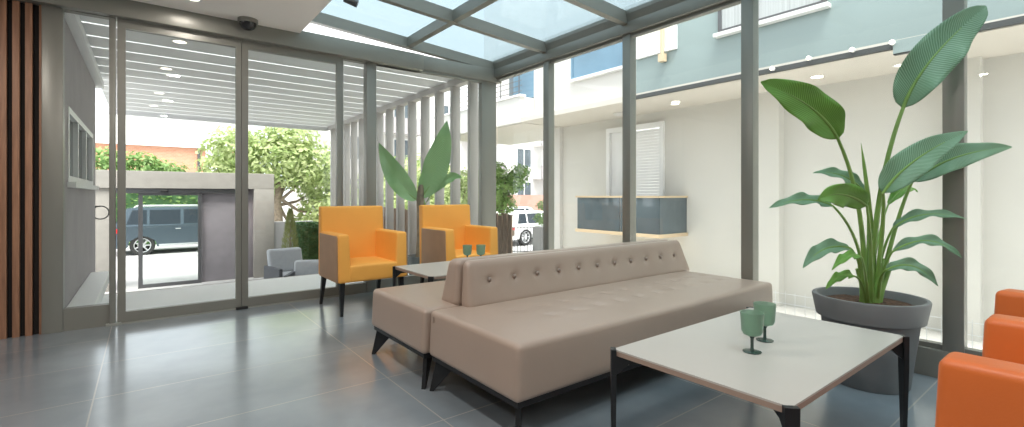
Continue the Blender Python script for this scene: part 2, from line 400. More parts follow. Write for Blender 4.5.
# sloping glass roof: underside height falls towards the right wall
def zr(x, off=0.0): return 3.035 - 0.062*(x-1.25) + off     # glass underside
def sl_beam(name, x0, x1, y0, y1, t0, t1, m='frame'):
    bm = bmesh.new()
    hexa(bm, [(x0,y0,zr(x0,t0)),(x1,y0,zr(x1,t0)),(x1,y1,zr(x1,t0)),(x0,y1,zr(x0,t0)),(x0,y0,zr(x0,t1)),(x1,y0,zr(x1,t1)),(x1,y1,zr(x1,t1)),(x0,y1,zr(x0,t1))])
    return tag(link(name, bm, M[m]), kind='structure')
S('trim_%d' % tn, (3.74, 3.86, -3.0, 5.33, 2.69, 2.80)); tn += 1      # eaves beam
sl_beam('trim_%d' % tn, 3.72, 3.87, -3.0, 5.33, -0.012, 0.06); tn += 1
bm = bmesh.new(); hexa(bm, [(3.745,-3.0,2.79),(3.86,-3.0,2.79),(3.86,5.33,2.79),(3.745,5.33,2.79),(3.72,-3.0,zr(3.72,-.01)),(3.86,-3.0,zr(3.86,-.01)),(3.86,5.33,zr(3.86,-.01)),(3.72,5.33,zr(3.72,-.01))])
tag(link('trim_%d' % tn, bm, M['frame']), kind='structure'); tn += 1
raft = [5.26, 4.21, 3.02, 1.83, 0.62, -0.58, -1.78]
for i, y in enumerate(raft):
    sl_beam('trim_%d' % tn, 1.20, 3.74, y-0.035, y+0.035, -0.10, 0.02); tn += 1
purl = [1.285, 2.50]
for x in purl:
    for i in range(len(raft)):
        y1 = raft[i]-0.035; y0 = raft[i+1]+0.035 if i+1 < len(raft) else -3.0
        sl_beam('trim_%d' % tn, x-0.033, x+0.033, y0, y1, -0.09, 0.018); tn += 1
wn = 4 + len(edges) - 1
for a, b in ((1.20, 2.50), (2.50, 3.80)):
    for i in range(len(raft)):
        y1 = raft[i]; y0 = raft[i+1] if i+1 < len(raft) else -3.0
        bm = bmesh.new()
        hexa(bm, [(a,y0,zr(a,.02)),(b,y0,zr(b,.02)),(b,y1,zr(b,.02)),(a,y1,zr(a,.02)),(a,y0,zr(a,.03)),(b,y0,zr(b,.03)),(b,y1,zr(b,.03)),(a,y1,zr(a,.03))])
        tag(link('window_%d' % wn, bm, M['roof_glass']), kind='structure'); wn += 1
# soffit side between ceiling and roof
bx('wall_back', (1.18, 1.25, -3.0, 5.13, 2.98, 3.14), M['ceiling'], None, 0, 'structure')
bx('trim_%d' % tn, (-3.5, 1.25, 5.16, 5.33, 2.80, 3.14), M['ceiling'], None, 0, 'structure'); tn += 1

# ceiling fittings
def downlight(x, y, z, label, group, lens='lens', r=0.062):
    t = thing('downlight', label, 'ceiling light', (x, y, z), 0, group)
    bm = bmesh.new(); lathe(bm, [(r-0.012, 0.0), (r-0.012, -0.004), (r+0.008, -0.006), (r+0.010, 0.0)], 28)
    link('trim_ring', bm, M['white'], t, True)
    bm = bmesh.new(); lathe(bm, [(0, -0.003), (r-0.012, -0.003), (r-0.012, 0.0), (0, 0.0)], 28)
    link('lens', bm, M[lens], t, True); return t
downlight(0.314, 4.78, 2.75, 'round lit downlight in the lobby ceiling near the glass doors', None)
t = thing('dome_camera', 'small black dome camera on the ceiling edge above the sliding doors', 'security camera', (0.765, 5.045, 2.75))
bm = bmesh.new(); lathe(bm, [(0, 0), (0.085, 0), (0.085, -0.03), (0.078, -0.036), (0, -0.036)], 28); link('mounting_ring', bm, M['frame'], t, True)
bm = bmesh.new(); lathe(bm, [(0.072, -0.036), (0.070, -0.056), (0.055, -0.082), (0.03, -0.098), (0, -0.104)], 28); link('dome', bm, M['smoke'], t, True)
t = thing('spotlight', 'dark cylindrical spotlight hanging below the glass roof beam', 'spotlight', (1.44, 4.21, 2.885))
bm = bmesh.new(); tube(bm, [(0, 0, 0.05), (0, 0, -0.045)], 0.008); link('stem', bm, M['dark_frame'], t, True)
bm = bmesh.new(); tube(bm, [(-0.045, 0.01, -0.045), (0.055, -0.03, -0.085)], 0.034, 20); link('lamp_body', bm, M['dark_frame'], t, True)

# ================================================================== SOFAS
def sofa(name, label, x0, x1, yf, yb, back_t, front, xs, bx0, bx1):
    """yf = y of the seat front edge, yb = y at the back; front = -1 faces the camera side, +1 faces the doors"""
    t = thing(name, label, 'sofa', ((x0+x1)/2, (yf+yb)/2, 0))
    ox, oy = (x0+x1)/2, (yf+yb)/2
    lo, hi = min(yf, yb), max(yf, yb)
    rows = [yb + front*d for d in (0.33, 0.52)]
    def f(p):
        x, y, z = p
        k = (z-0.20)/0.25
        x = ox + (x-ox)*(1 - 0.010*max(0, k))
        if k > 0.8:
            edge = min(1, max(0, (x-x0)/0.25), ) * min(1, max(0, (x1-x)/0.25))
            z += 0.010*edge*math.sin(PI*min(1, max(0, (y-lo)/(hi-lo))))
            for q, ry in enumerate(rows):
                for cx in xs:
                    cxx = cx + (0.095 if q else 0)
                    d2 = (x-cxx)**2 + (y-ry)**2
                    if d2 < 0.02: z -= 0.010*math.exp(-d2/0.0011)
            z += 0.003*pnoise(Vector((x*2.2, y*3, 1.7)))
        return (x-ox, y-oy, z)
    bm = bmesh.new(); soft(bm, (x0, x1, lo, hi, 0.195, 0.45), 0.028, (110, 34, 5), f)
    link('seat', bm, M['taupe'], t, True, 60)
    # backrest : front face leans back, ends lean in
    b0, b1 = (yb + front*back_t, yb)
    blo, bhi = min(b0, b1), max(b0, b1)
    def g(p):
        x, y, z = p
        k = max(0, (z-0.43)/0.275)
        lean = (0.045 if front < 0 else 0.085)*k
        fr = (y-bhi)/(blo-bhi) if front < 0 else (y-blo)/(bhi-blo)   # 1 at front face
        y -= front*lean*fr
        m = (bx0+bx1)/2
        if x > m: x -= 0.12*k*((x-m)/(bx1-m))**6
        else: x += 0.02*k
        if fr > 0.6:
            for cx in xs:
                d2 = (x-cx)**2 + (z-0.592)**2
                if d2 < 0.03: y -= front*(0.013*math.exp(-d2/0.0007) + 0.006*math.exp(-d2/0.006))
        return (x-ox, y-oy, z)
    bm = bmesh.new(); soft(bm, (bx0, bx1, blo, bhi, 0.43, 0.712), 0.036, (130, 5, 18), g)
    bk = link('backrest', bm, M['taupe'], t, True, 60)
    for cx in xs:
        bm = bmesh.new(); yy = b0 - front*((0.045 if front < 0 else 0.085)*0.59) - front*0.011
        lathe(bm, [(0, -0.001), (0.010, -0.001), (0.0145, 0.003), (0.012, 0.008), (0.006, 0.011), (0, 0.012)], 16)
        bmesh.ops.rotate(bm, verts=bm.verts, cent=(0, 0, 0), matrix=Matrix.Rotation(-front*PI/2, 3, 'X'))
        bmesh.ops.translate(bm, verts=bm.verts, vec=(cx-ox, yy-oy, 0.592))
        link('button', bm, M['taupe_dark'], bk, True)
    # frame under the seat
    fr = []
    i = 0.02
    fr += [(x0+i-ox, x1-i-ox, lo+i-oy, lo+i+0.03-oy, 0.17, 0.199), (x0+i-ox, x1-i-ox, hi-i-0.03-oy, hi-i-oy, 0.17, 0.199),
           (x0+i-ox, x0+i+0.03-ox, lo+i+0.03-oy, hi-i-0.03-oy, 0.17, 0.199), (x1-i-0.03-ox, x1-i-ox, lo+i+0.03-oy, hi-i-0.03-oy, 0.17, 0.199),
           (-0.015, 0.015, lo+i+0.03-oy, hi-i-0.03-oy, 0.17, 0.199)]
    boxes('frame', fr, M['black_metal'], t)
    for ex in (-1, 1):
        for ey in (lo, hi):
            # flat blade leg splayed along the corner's diagonal
            n = Vector((ex, -1 if ey == lo else 1, 0)).normalized(); p = Vector((-n.y, n.x, 0))
            cn = Vector(((x0+0.045 if ex < 0 else x1-0.045)-ox, (lo+0.045 if ey == lo else hi-0.045)-oy, 0))
            prof = [(0.050, 0.0), (0.028, 0.0), (-0.120, 0.171), (0.012, 0.171)]
            bm = bmesh.new()
            A = [bm.verts.new(cn + n*u_ + p*0.011 + Vector((0, 0, z_))) for u_, z_ in prof]; B = [bm.verts.new(cn + n*u_ - p*0.011 + Vector((0, 0, z_))) for u_, z_ in prof]
            bm.faces.new(A); bm.faces.new(B[::-1])
            for q_ in range(4): bm.faces.new([A[q_], B[q_], B[(q_+1) % 4], A[(q_+1) % 4]])
            link('leg', bm, M['black_metal'], t)
    return t
xs = [1.636 + 0.1905*i for i in range(11)]
sf = sofa('tufted_bench_sofa', 'long taupe leather bench sofa facing the white table, round buttons along its backrest', 1.26, 3.70, 1.595, 2.405, 0.105, -1, xs, 1.465, 3.76)
bm = bmesh.new(); box(bm, -1.217, -1.214, 0.34, 0.347, 0.392, 0.425); link('zip_pull', bm, M['taupe_dark'], sf)
sofa('tufted_bench_sofa', 'taupe leather bench sofa behind the buttoned one, its seat facing the amber armchairs', 1.235, 3.66, 3.20, 2.42, 0.195, 1, xs, 1.445, 3.72)

# ================================================================== COFFEE TABLES
def coffee_table(x0, x1, y0, y1, label):
    cx, cy = (x0+x1)/2, (y0+y1)/2; a, b = (x1-x0)/2, (y1-y0)/2
    t = thing('coffee_table', label, 'table', (cx, cy, 0)); c = 0.018
    poly = [(-a+c,-b),(a-c,-b),(a,-b+c),(a,b-c),(a-c,b),(-a+c,b),(-a,b-c),(-a,-b+c)]
    bm = bmesh.new(); prism(bm, poly, 'z', 0.443, 0.45); link('table_top', bm, M['table_white'], t)
    bm = bmesh.new(); prism(bm, [(p*0.999, q*0.999) for p, q in poly], 'z', 0.424, 0.443); link('edge_band', bm, M['table_edge'], t)
    for sx in (-1, 1):
        for sy in (-1, 1):
            n = Vector((sx, sy, 0)).normalized(); s = Vector((-n.y, n.x, 0))
            p = Vector((sx*(a-c/2), sy*(b-c/2), 0))
            bm = bmesh.new()
            # plate leg tapering to the floor
            def q(off, w_, z): return tuple(p + n*off + s*w_ + Vector((0, 0, z)))
            hexa(bm, [q(0.002,-0.009,0), q(0.002,0.009,0), q(0.020,0.009,0), q(0.020,-0.009,0), q(0.0,-0.020,0.30), q(0.0,0.020,0.30), q(0.022,0.020,0.30), q(0.022,-0.020,0.30)])
            hexa(bm, [q(0.0,-0.020,0.30), q(0.0,0.020,0.30), q(0.022,0.020,0.30), q(0.022,-0.020,0.30), q(0.0,-0.022,0.4505), q(0.0,0.022,0.4505), q(0.022,0.022,0.4505), q(0.022,-0.022,0.4505)])
            leg = link('leg', bm, M['black_metal'], t)
            bm = bmesh.new()
            pts = [(-0.0, 0.345), (-0.0, 0.423), (-0.20, 0.423), (-0.20, 0.408), (-0.05, 0.388)]
            A = [bm.verts.new(p + n*u_ + s*0.010 + Vector((0,0,z_))) for u_, z_ in pts]; B = [bm.verts.new(p + n*u_ - s*0.010 + Vector((0,0,z_))) for u_, z_ in pts]
            bm.faces.new(A); bm.faces.new(B[::-1])
            for i in range(5): bm.faces.new([A[i], B[i], B[(i+1) % 5], A[(i+1) % 5]])
            link('bracket', bm, M['black_metal'], leg)
    return t
coffee_table(1.565, 2.775, 0.625, 1.325, 'large white topped coffee table on black legs in front of the sofa')
coffee_table(1.80, 3.01, 3.38, 4.08, 'white topped coffee table between the amber armchairs and the back sofa')

def goblet_glass():
    m = bpy.data.materials.new('green frosted glass'); m.use_nodes = True; b = m.node_tree.nodes['Principled BSDF']
    b.inputs['Base Color'].default_value = (0.42, 0.60, 0.48, 1); b.inputs['Roughness'].default_value = 0.3
    b.inputs['Transmission Weight'].default_value = 0.75; b.inputs['IOR'].default_value = 1.35
    return m
M['green_glass'] = goblet_glass()
M['green_stem'] = mat('dark green glass', (0.03, 0.06, 0.05), 0.2, spec=0.5)
def goblet(x, y, label):
    t = thing('goblet', label, 'glass', (x, y, 0.4505), 0, None)
    bm = bmesh.new(); lathe(bm, [(0, 0.066), (0.018, 0.067), (0.034, 0.074), (0.0405, 0.088), (0.0455, 0.165), (0.0435, 0.165), (0.0385, 0.090), (0.032, 0.079), (0, 0.072)], 32)
    link('bowl', bm, M['green_glass'], t, True)
    bm = bmesh.new(); lathe(bm, [(0.0075, 0.006), (0.0062, 0.02), (0.0065, 0.055), (0.012, 0.067)], 16); link('stem', bm, M['green_stem'], t, True)
    bm = bmesh.new(); lathe(bm, [(0, 0), (0.035, 0), (0.036, 0.003), (0.02, 0.006), (0, 0.008)], 32); link('foot', bm, M['green_stem'], t, True)
goblet(1.988, 0.945, 'frosted green goblet on the near white table, the nearer of its two')
goblet(2.19, 0.985, 'frosted green goblet on the near white table, the one farther from the camera')
goblet(2.47, 3.90, 'dark green goblet on the far table behind the sofa, the left one')
goblet(2.58, 3.83, 'dark green goblet on the far table behind the sofa, the right one')

# ================================================================== ARMCHAIRS
def armchair(label, m, panel, loc, rz):
    t = thing('armchair', label, 'armchair', loc, rz, None)
    W = 0.335
    def sseat(p):
        x, y, z = p
        if z > 0.42: z += 0.014*(1-(x/0.25)**2)*max(0, 1-((y+0.06)/0.30)**2)
        return (x, y, z)
    bm = bmesh.new(); soft(bm, (-0.235, 0.235, -0.335, 0.22, 0.30, 0.455), 0.022, (10, 10, 3), sseat); link('seat', bm, m, t, True, 60)
    def sb(p):
        x, y, z = p; k = (z-0.30)/0.685
        y += 0.035*k; x *= 1.0 + 0.035*(1-k)
        if y < 0.25 and z > 0.45: y -= 0.012*math.sin(PI*min(1, max(0, k)))*(1-(x/0.34)**2)
        return (x, y, z)
    bm = bmesh.new(); soft(bm, (-0.322, 0.322, 0.205, 0.305, 0.30, 0.985), 0.020, (12, 2, 14), sb); link('backrest', bm, m, t, True, 60)
    for s in (-1, 1):
        def sa(p, s=s):
            x, y, z = p; k = max(0, (z-0.30)/0.44)
            # inner side leans outwards as it rises, front leans back a little
            inner = (W - abs(x))/0.125
            x = s*(abs(x) + 0.022*k*inner)
            y += 0.020*k*max(0, (-y)/0.335)
            return (x, y, z)
        b = (W-0.125, W, -0.335, 0.235, 0.30, 0.74) if s > 0 else (-W, -W+0.125, -0.335, 0.235, 0.30, 0.74)
        bm = bmesh.new(); soft(bm, b, 0.022, (3, 10, 8), sa); a = link('arm', bm, m, t, True, 60)
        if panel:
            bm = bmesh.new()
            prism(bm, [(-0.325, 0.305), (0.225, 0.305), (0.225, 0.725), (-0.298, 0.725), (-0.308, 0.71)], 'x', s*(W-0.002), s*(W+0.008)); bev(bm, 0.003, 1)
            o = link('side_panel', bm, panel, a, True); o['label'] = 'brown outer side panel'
    for sx in (-1, 1):
        for sy in (-1, 1):
            bm = bmesh.new(); taper_leg(bm, (sx*0.285, sy*0.275 + (-0.01 if sy > 0 else 0), 0.305), (sx*0.300, (-0.310 if sy < 0 else 0.325), 0.0), 0.023, 0.012)
            link('leg', bm, M['black_metal'], t)
    return t
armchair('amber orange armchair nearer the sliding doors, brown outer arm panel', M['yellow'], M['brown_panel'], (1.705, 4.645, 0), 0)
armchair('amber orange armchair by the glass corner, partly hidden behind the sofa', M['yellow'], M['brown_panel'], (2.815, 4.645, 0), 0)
armchair('red-orange leather armchair in the right foreground, its arm closest to the camera', M['orange'], None, (1.725, -0.060, 0), PI)
armchair('red-orange leather armchair farther along the right edge, showing only an arm corner', M['orange'], None, (2.83, -0.06, 0), PI - 0.16)

# ================================================================== POTTED PLANT
F = Vector((math.cos(YAW), math.sin(YAW), 0)); R = Vector((math.sin(YAW), -math.cos(YAW), 0))
def W3(u, v, d):     # point in the room measured from the photograph at depth d
    return F*d + R*((u-512)/474.3*d) + Vector((0, 0, EYE + (195-v)/474.3*d))
PX, PY = 3.37, 0.925
t = thing('potted_plant', 'tall broad-leaved green plant in a big grey pot by the window', 'plant', (PX, PY, 0))
bm = bmesh.new()
lathe(bm, [(0, 0), (0.185, 0), (0.192, 0.01), (0.238, 0.38), (0.262, 0.385), (0.283, 0.50), (0.279, 0.508), (0.262, 0.508), (0.252, 0.495), (0.235, 0.44), (0, 0.44)], 56)
pot = link('pot', bm, M['pot'], t, True)
bm = bmesh.new(); lathe(bm, [(0, 0.475), (0.08, 0.472), (0.16, 0.466), (0.236, 0.462), (0.238, 0.44), (0, 0.44)], 40)
for v in bm.verts:
    if v.co.z > 0.45: v.co.z += 0.008*pnoise(v.co*25)
link('soil', bm, M['soil'], t, True)
def bez(p0, p1, p2, s): return p0*(1-s)**2 + p1*2*s*(1-s) + p2*s*s
def blade(bm, p0, pm, p2, width, normal, fold=0.25, n=22, wave=0.02, skew=0.0, peak=0.42, tipp=0.8):
    """a leaf: midrib from p0 over pm to p2, half profile wide near the base, folded along the rib"""
    uvl = bm.loops.layers.uv.new('UVMap') if not bm.loops.layers.uv else bm.loops.layers.uv[0]
    rows = []; cols = [-1, -0.8, -0.55, -0.28, -0.04, 0.04, 0.28, 0.55, 0.8, 1]
    ph = random.random()*6
    for i in range(n+1):
        s = i/n; P = bez(p0, pm, p2, s); T = (bez(p0, pm, p2, min(1, s+.02)) - bez(p0, pm, p2, max(0, s-.02))).normalized()
        sd_ = T.cross(normal).normalized(); N = sd_.cross(T).normalized()
        a = s/peak if s < peak else (1-s)/(1-peak)
        wdt = width*(1-(1-min(1, a))**2.2)**0.62 if s < peak else width*(math.sin(a*PI/2)**tipp)
        if s < 0.02 or s > 0.985: wdt = width*0.03
        r = []
        for c in cols:
            h = fold*abs(c)**1.3*wdt + wave*math.sin(s*17+ph+c*2)*abs(c)**2*(wdt/width)
            if abs(c) < 0.05: h -= 0.006*(1-s)
            r.append(bm.verts.new(P + sd_*c*wdt*(1+skew*c) + N*h))
        rows.append(r)
    for i in range(n):
        for k in range(len(cols)-1):
            f = bm.faces.new([rows[i][k], rows[i][k+1], rows[i+1][k+1], rows[i+1][k]])
            for lp, (ii, kk) in zip(f.loops, [(i,k),(i,k+1),(i+1,k+1),(i+1,k)]):
                lp[uvl].uv = (ii/n*2.2 - abs(cols[kk])*0.25, cols[kk]*0.5)
base = Vector((PX, PY, 0.45))
def plant_leaf(root, knee, p0, mid, tip, width, m, nrm, dr=(0, 0), r0=0.013, r1=0.007, fold=0.25, wave=0.014, peak=0.42, tipp=0.8):
    """all points (u, v, depth); root is an offset around the plant's centre"""
    b0 = base + Vector((dr[0], dr[1], 0.0)); K = W3(*knee); A = W3(*p0); Mi = W3(*mid); T = W3(*tip)
    o = Vector((PX, PY, 0))
    n = (-(A).normalized() + nrm[0]*R*1.0 + Vector((0, 0, nrm[1]))).normalized()
    bm = bmesh.new(); blade(bm, A-o, Mi-o, T-o, width, n, fold, wave=wave, peak=peak, tipp=tipp)
    bm.normal_update()
    me = bpy.data.meshes.new('leaf'); bm.to_mesh(me); bm.free(); me.materials.append(m)
    for p in me.polygons: p.use_smooth = True
    lf = bpy.data.objects.new('leaf', me); C.objects.link(lf); lf.parent = t
    md = lf.modifiers.new('thickness', 'SOLIDIFY'); md.thickness = 0.0018
    bm = bmesh.new()
    pts = [bez(b0, K, A, s/12)-o for s in range(13)]; rib = [bez(A, Mi, T, s/8*0.8)-o - n*0.003 for s in range(1, 9)]
    tube(bm, pts+rib, [r0+(r1-r0)*s/12 for s in range(13)] + [r1*(1-s/9) + 0.001 for s in range(1, 9)], 8)
    link('stalk', bm, M['stalk'], lf, True)
G, Y_ = M['leaf_green'], M['leaf_grey']
#           root     knee             leaf base        mid              tip            width
plant_leaf(0, (872,190,2.78), (903,108,2.72), (918,62,2.66), (986,6,2.72), 0.112, Y_, (-0.2,-0.1), (0.02,-0.01), 0.018, 0.010, fold=0.30, peak=0.5, tipp=0.55, wave=0.022)
plant_leaf(0, (868,205,2.8), (838,139,2.7), (822,104,2.66), (761,82,2.6), 0.098, G, (0.25,0.35), (-0.01,0.02), 0.016, 0.009, fold=0.28, peak=0.45, tipp=0.6, wave=0.022)
plant_leaf(0, (886,215,2.75), (883,193,2.62), (905,158,2.58), (968,131,2.62), 0.082, Y_, (-0.1,0.25), (0.02,-0.02), 0.014, 0.008, fold=0.2)
plant_leaf(0, (896,215,2.85), (912,182,2.8), (950,150,2.75), (1012,147,2.7), 0.072, Y_, (0.0,0.5), (0.03,-0.03), 0.014, 0.008, fold=0.2)
plant_leaf(0, (868,240,2.7), (833,206,2.62), (806,192,2.58), (769,208,2.55), 0.038, Y_, (0,0.9), (-0.03,0.02), 0.011, 0.006)
plant_leaf(0, (872,240,2.65), (867,206,2.55), (842,186,2.5), (818,200,2.48), 0.066, G, (0.0,0.2), (-0.02,-0.02), 0.012, 0.007, fold=0.15)
plant_leaf(0, (872,235,2.9), (866,193,2.92), (845,168,2.92), (813,173,2.9), 0.040, Y_, (0,0.8), (0.0,0.03), 0.010, 0.006)
plant_leaf(0, (880,250,2.85), (893,228,2.8), (920,205,2.78), (967,219,2.75), 0.034, Y_, (0,1.0), (0.03,-0.01), 0.010, 0.006)
plant_leaf(0, (884,262,2.75), (892,252,2.7), (930,226,2.66), (962,258,2.62), 0.034, Y_, (0,1.1), (0.03,-0.03), 0.010, 0.006)
plant_leaf(0, (878,275,2.7), (886,270,2.62), (915,254,2.56), (938,286,2.52), 0.036, Y_, (0,0.9), (0.02,-0.04), 0.010, 0.006)
plant_leaf(0, (865,262,2.75), (850,248,2.7), (822,240,2.66), (803,268,2.62), 0.044, Y_, (0,0.8), (-0.03,0.03), 0.010, 0.006)
plant_leaf(0, (866,270,2.62), (862,258,2.55), (848,248,2.5), (832,270,2.48), 0.026, G, (0,0.9), (-0.03,-0.01), 0.008, 0.005)
plant_leaf(0, (864,278,2.7), (854,276,2.62), (840,270,2.6), (826,289,2.56), 0.026, G, (0,0.8), (-0.04,0.0), 0.008, 0.005)
plant_leaf(0, (876,235,2.95), (888,205,3.0), (905,180,3.02), (918,192,3.05), 0.032, G, (0,0.9), (0.0,0.0), 0.008, 0.005)
# the furled new leaf
o = Vector((PX, PY, 0)); bm = bmesh.new()
tube(bm, [base-o, W3(872,230,2.8)-o, W3(868,195,2.79)-o, W3(864,165,2.78)-o, W3(861,143,2.77)-o], [0.013, 0.012, 0.012, 0.009, 0.001], 10)
lf = link('leaf', bm, M['stalk'], t, True); lf['label'] = 'furled new spear leaf'
for dx, dy, hgt, lean in [(0.02,0.0,0.34,0.03),(-0.02,0.01,0.30,-0.04),(0.0,-0.03,0.28,0.05),(0.03,-0.03,0.24,0.09),(-0.03,-0.01,0.22,-0.07)]:
    bm = bmesh.new(); b0 = Vector((dx, dy, 0.45))
    tube(bm, [b0, b0+Vector((lean*.2, -lean*.2, hgt*.4)), b0+Vector((lean*.8, -lean*.6, hgt))], [0.026, 0.020, 0.009], 10)
    link('stem', bm, M['stalk'], t, True)

# ================================================================== OUTSIDE, DOOR SIDE
tag(bx('terrace', (-3.5, 4.05, 5.34, 6.95, -0.25, -0.012), M['paving']), kind='structure')
tag(bx('terrace', (-3.5, 4.05, 6.952, 6.99, -1.0, -0.012), M['stone_beige']), kind='structure')
bm = bmesh.new(); box(bm, -60, 3.9, 6.99, 120, -1.3, -1.0); box(bm, 3.9, 90, 10.2, 120, -1.3, -1.0)
tag(link('ground', bm, M['asphalt']), kind='structure')
tag(bx('ground', (3.9, 90, -12, 10.2, -0.9, -0.6), M['yard']), kind='structure')

# annex wall on the left with its window
t = thing('annex_building', 'plain grey rendered annex wall with a white framed window, left of the doors', 'building', (-0.75, 7.2, -0.3))
O = Vector(t.location)
def rel(b, O): return (b[0]-O.x, b[1]-O.x, b[2]-O.y, b[3]-O.y, b[4]-O.z, b[5]-O.z)
wy0, wy1, wz0, wz1 = 5.95, 8.55, 1.22, 1.92
boxes('wall', [rel(b, O) for b in [(-0.95,-0.56,5.34,wy0,-1,3.0), (-0.95,-0.56,wy1,9.0,-1,3.0), (-0.95,-0.56,wy0,wy1,-1,wz0), (-0.95,-0.56,wy0,wy1,wz1,3.0)]], M['grey_render'], t)
fs = [(-0.64,-0.555,wy0,wy0+.06,wz0,wz1),(-0.64,-0.555,wy1-.06,wy1,wz0,wz1),(-0.64,-0.555,wy0+.06,wy1-.06,wz0,wz0+.06),(-0.64,-0.555,wy0+.06,wy1-.06,wz1-.06,wz1),
      (-0.635,-0.56,6.78,6.85,wz0+.06,wz1-.06),(-0.635,-0.56,7.66,7.73,wz0+.06,wz1-.06)]
fw = boxes('window', [rel(b, O) for b in fs], M['white'], t)
bx('pane', rel((-0.61,-0.60,wy0+.06,wy1-.06,wz0+.06,wz1-.06), O), M['dark_glass'], fw)
bx('sill', rel((-0.64,-0.50,wy0-.05,wy1+.05,wz0-.05,wz0), O), M['white'], fw)
boxes('base_ledge', [rel((-0.56,-0.36,5.36,8.2,-0.012,0.10), O)], M['white'], t, 0.01)
bm = bmesh.new(); lathe(bm, [(0.085,-0.01),(0.10,-0.01),(0.10,0.01),(0.085,0.01),(0.085,-0.01)], 24, (-0.50-O.x, 8.9-O.y, 0.85-O.z), 'y'); 
hr = link('hose_ring', bm, M['dark_frame'], t, True)
bm = bmesh.new(); tube(bm, [(-0.57-O.x, 8.9-O.y, 0.94-O.z), (-0.50-O.x, 8.9-O.y, 0.94-O.z)], 0.01); link('bracket', bm, M['dark_frame'], hr)

# pergola
t = thing('pergola', 'grey louvred pergola over the terrace, row of tall fin posts on its right', 'pergola', (1.6, 8.8, -1.0))
O = Vector(t.location)
for k in range(14):
    yc = 5.62 + 0.5*k; bm = bmesh.new(); h = 0.232; tl = 0.0
    hexa(bm, [(-0.56-O.x, yc-h-O.y, 2.83-tl-O.z), (3.66-O.x, yc-h-O.y, 2.83-tl-O.z), (3.66-O.x, yc+h-O.y, 2.83+tl-O.z), (-0.56-O.x, yc+h-O.y, 2.83+tl-O.z),
              (-0.56-O.x, yc-h-O.y, 2.838-tl-O.z), (3.66-O.x, yc-h-O.y, 2.838-tl-O.z), (3.66-O.x, yc+h-O.y, 2.838+tl-O.z), (-0.56-O.x, yc+h-O.y, 2.838+tl-O.z)])
    link('louvre', bm, M['louvre'], t)
bx('beam', rel((3.66,3.80,5.36,12.40,2.74,2.96), O), M['post'], t, 0.004)
bx('beam', rel((-0.58,-0.48,5.36,9.2,2.66,2.76), O), M['louvre'], t, 0.004)
bx('beam', rel((-0.70,3.66,12.36,12.44,2.72,2.94), O), M['louvre'], t, 0.004)
for k in range(14):
    y = 5.74 + 0.49*k; z0 = -0.012 if y < 6.9 else -1.0
    bx('post', rel((3.66,3.80,y-0.035,y+0.035,z0,2.74), O), M['post'], t, 0.003)
for i, (x, y) in enumerate([(0.31,6.56),(0.23,8.12),(0.19,10.1),(0.13,11.6)]):
    names = ['closest to the glass doors', 'second out from the glass doors', 'third out from the glass doors', 'farthest out, near the pergola end']
    yy = 5.62 + 0.5*round((y-5.62)/0.5)
    d = downlight(x, yy-0.1, 2.829, 'round lamp in the louvred pergola ceiling, ' + names[i], 'pergola ceiling lamps', 'lens_out', 0.075)
    d.name = 'pergola_lamp'

# entrance portal at the street
t = thing('entrance_portal', 'stone gate portal at the street with a dark framed glass sliding door', 'gateway', (0.9, 13.7, -1.0))
O = Vector(t.location)
boxes('fascia', [rel((-1.6, 2.64, 13.45, 14.0, 1.25, 1.64), O)], M['stone_beige'], t, 0.006)
bx('pier', rel((2.18, 2.64, 13.45, 14.0, -1.0, 1.249), O), M['stone_beige'], t, 0.006)
bx('pier', rel((-1.6, -0.55, 13.5, 14.0, -1.0, 1.249), O), M['stone_beige'], t, 0.006)
bx('wall_panel', rel((1.08, 2.18, 13.62, 13.9, -1.0, 1.249), O), M['stone_purple'], t, 0.004)
bx('door_header', rel((-0.55, 2.05, 13.50, 13.62, 1.14, 1.249), O), M['dark_frame'], t, 0.003)
dr = boxes('sliding_door', [rel(b, O) for b in [(-0.12,-0.04,13.52,13.57,-1.0,1.14),(1.0,1.07,13.52,13.57,-1.0,1.14),(-0.04,1.0,13.52,13.57,-1.0,-0.92),(-0.04,1.0,13.52,13.57,1.09,1.14)]], M['dark_frame'], t)
bx('pane', rel((-0.04,1.0,13.54,13.55,-0.92,1.09), O), M['glass'], dr)
bm = bmesh.new(); soft(bm, rel((0.28,0.42,13.44,13.50,1.16,1.22), O), 0.02, (2,2,2)); link('sensor', bm, M['black_rubber'], t, True)

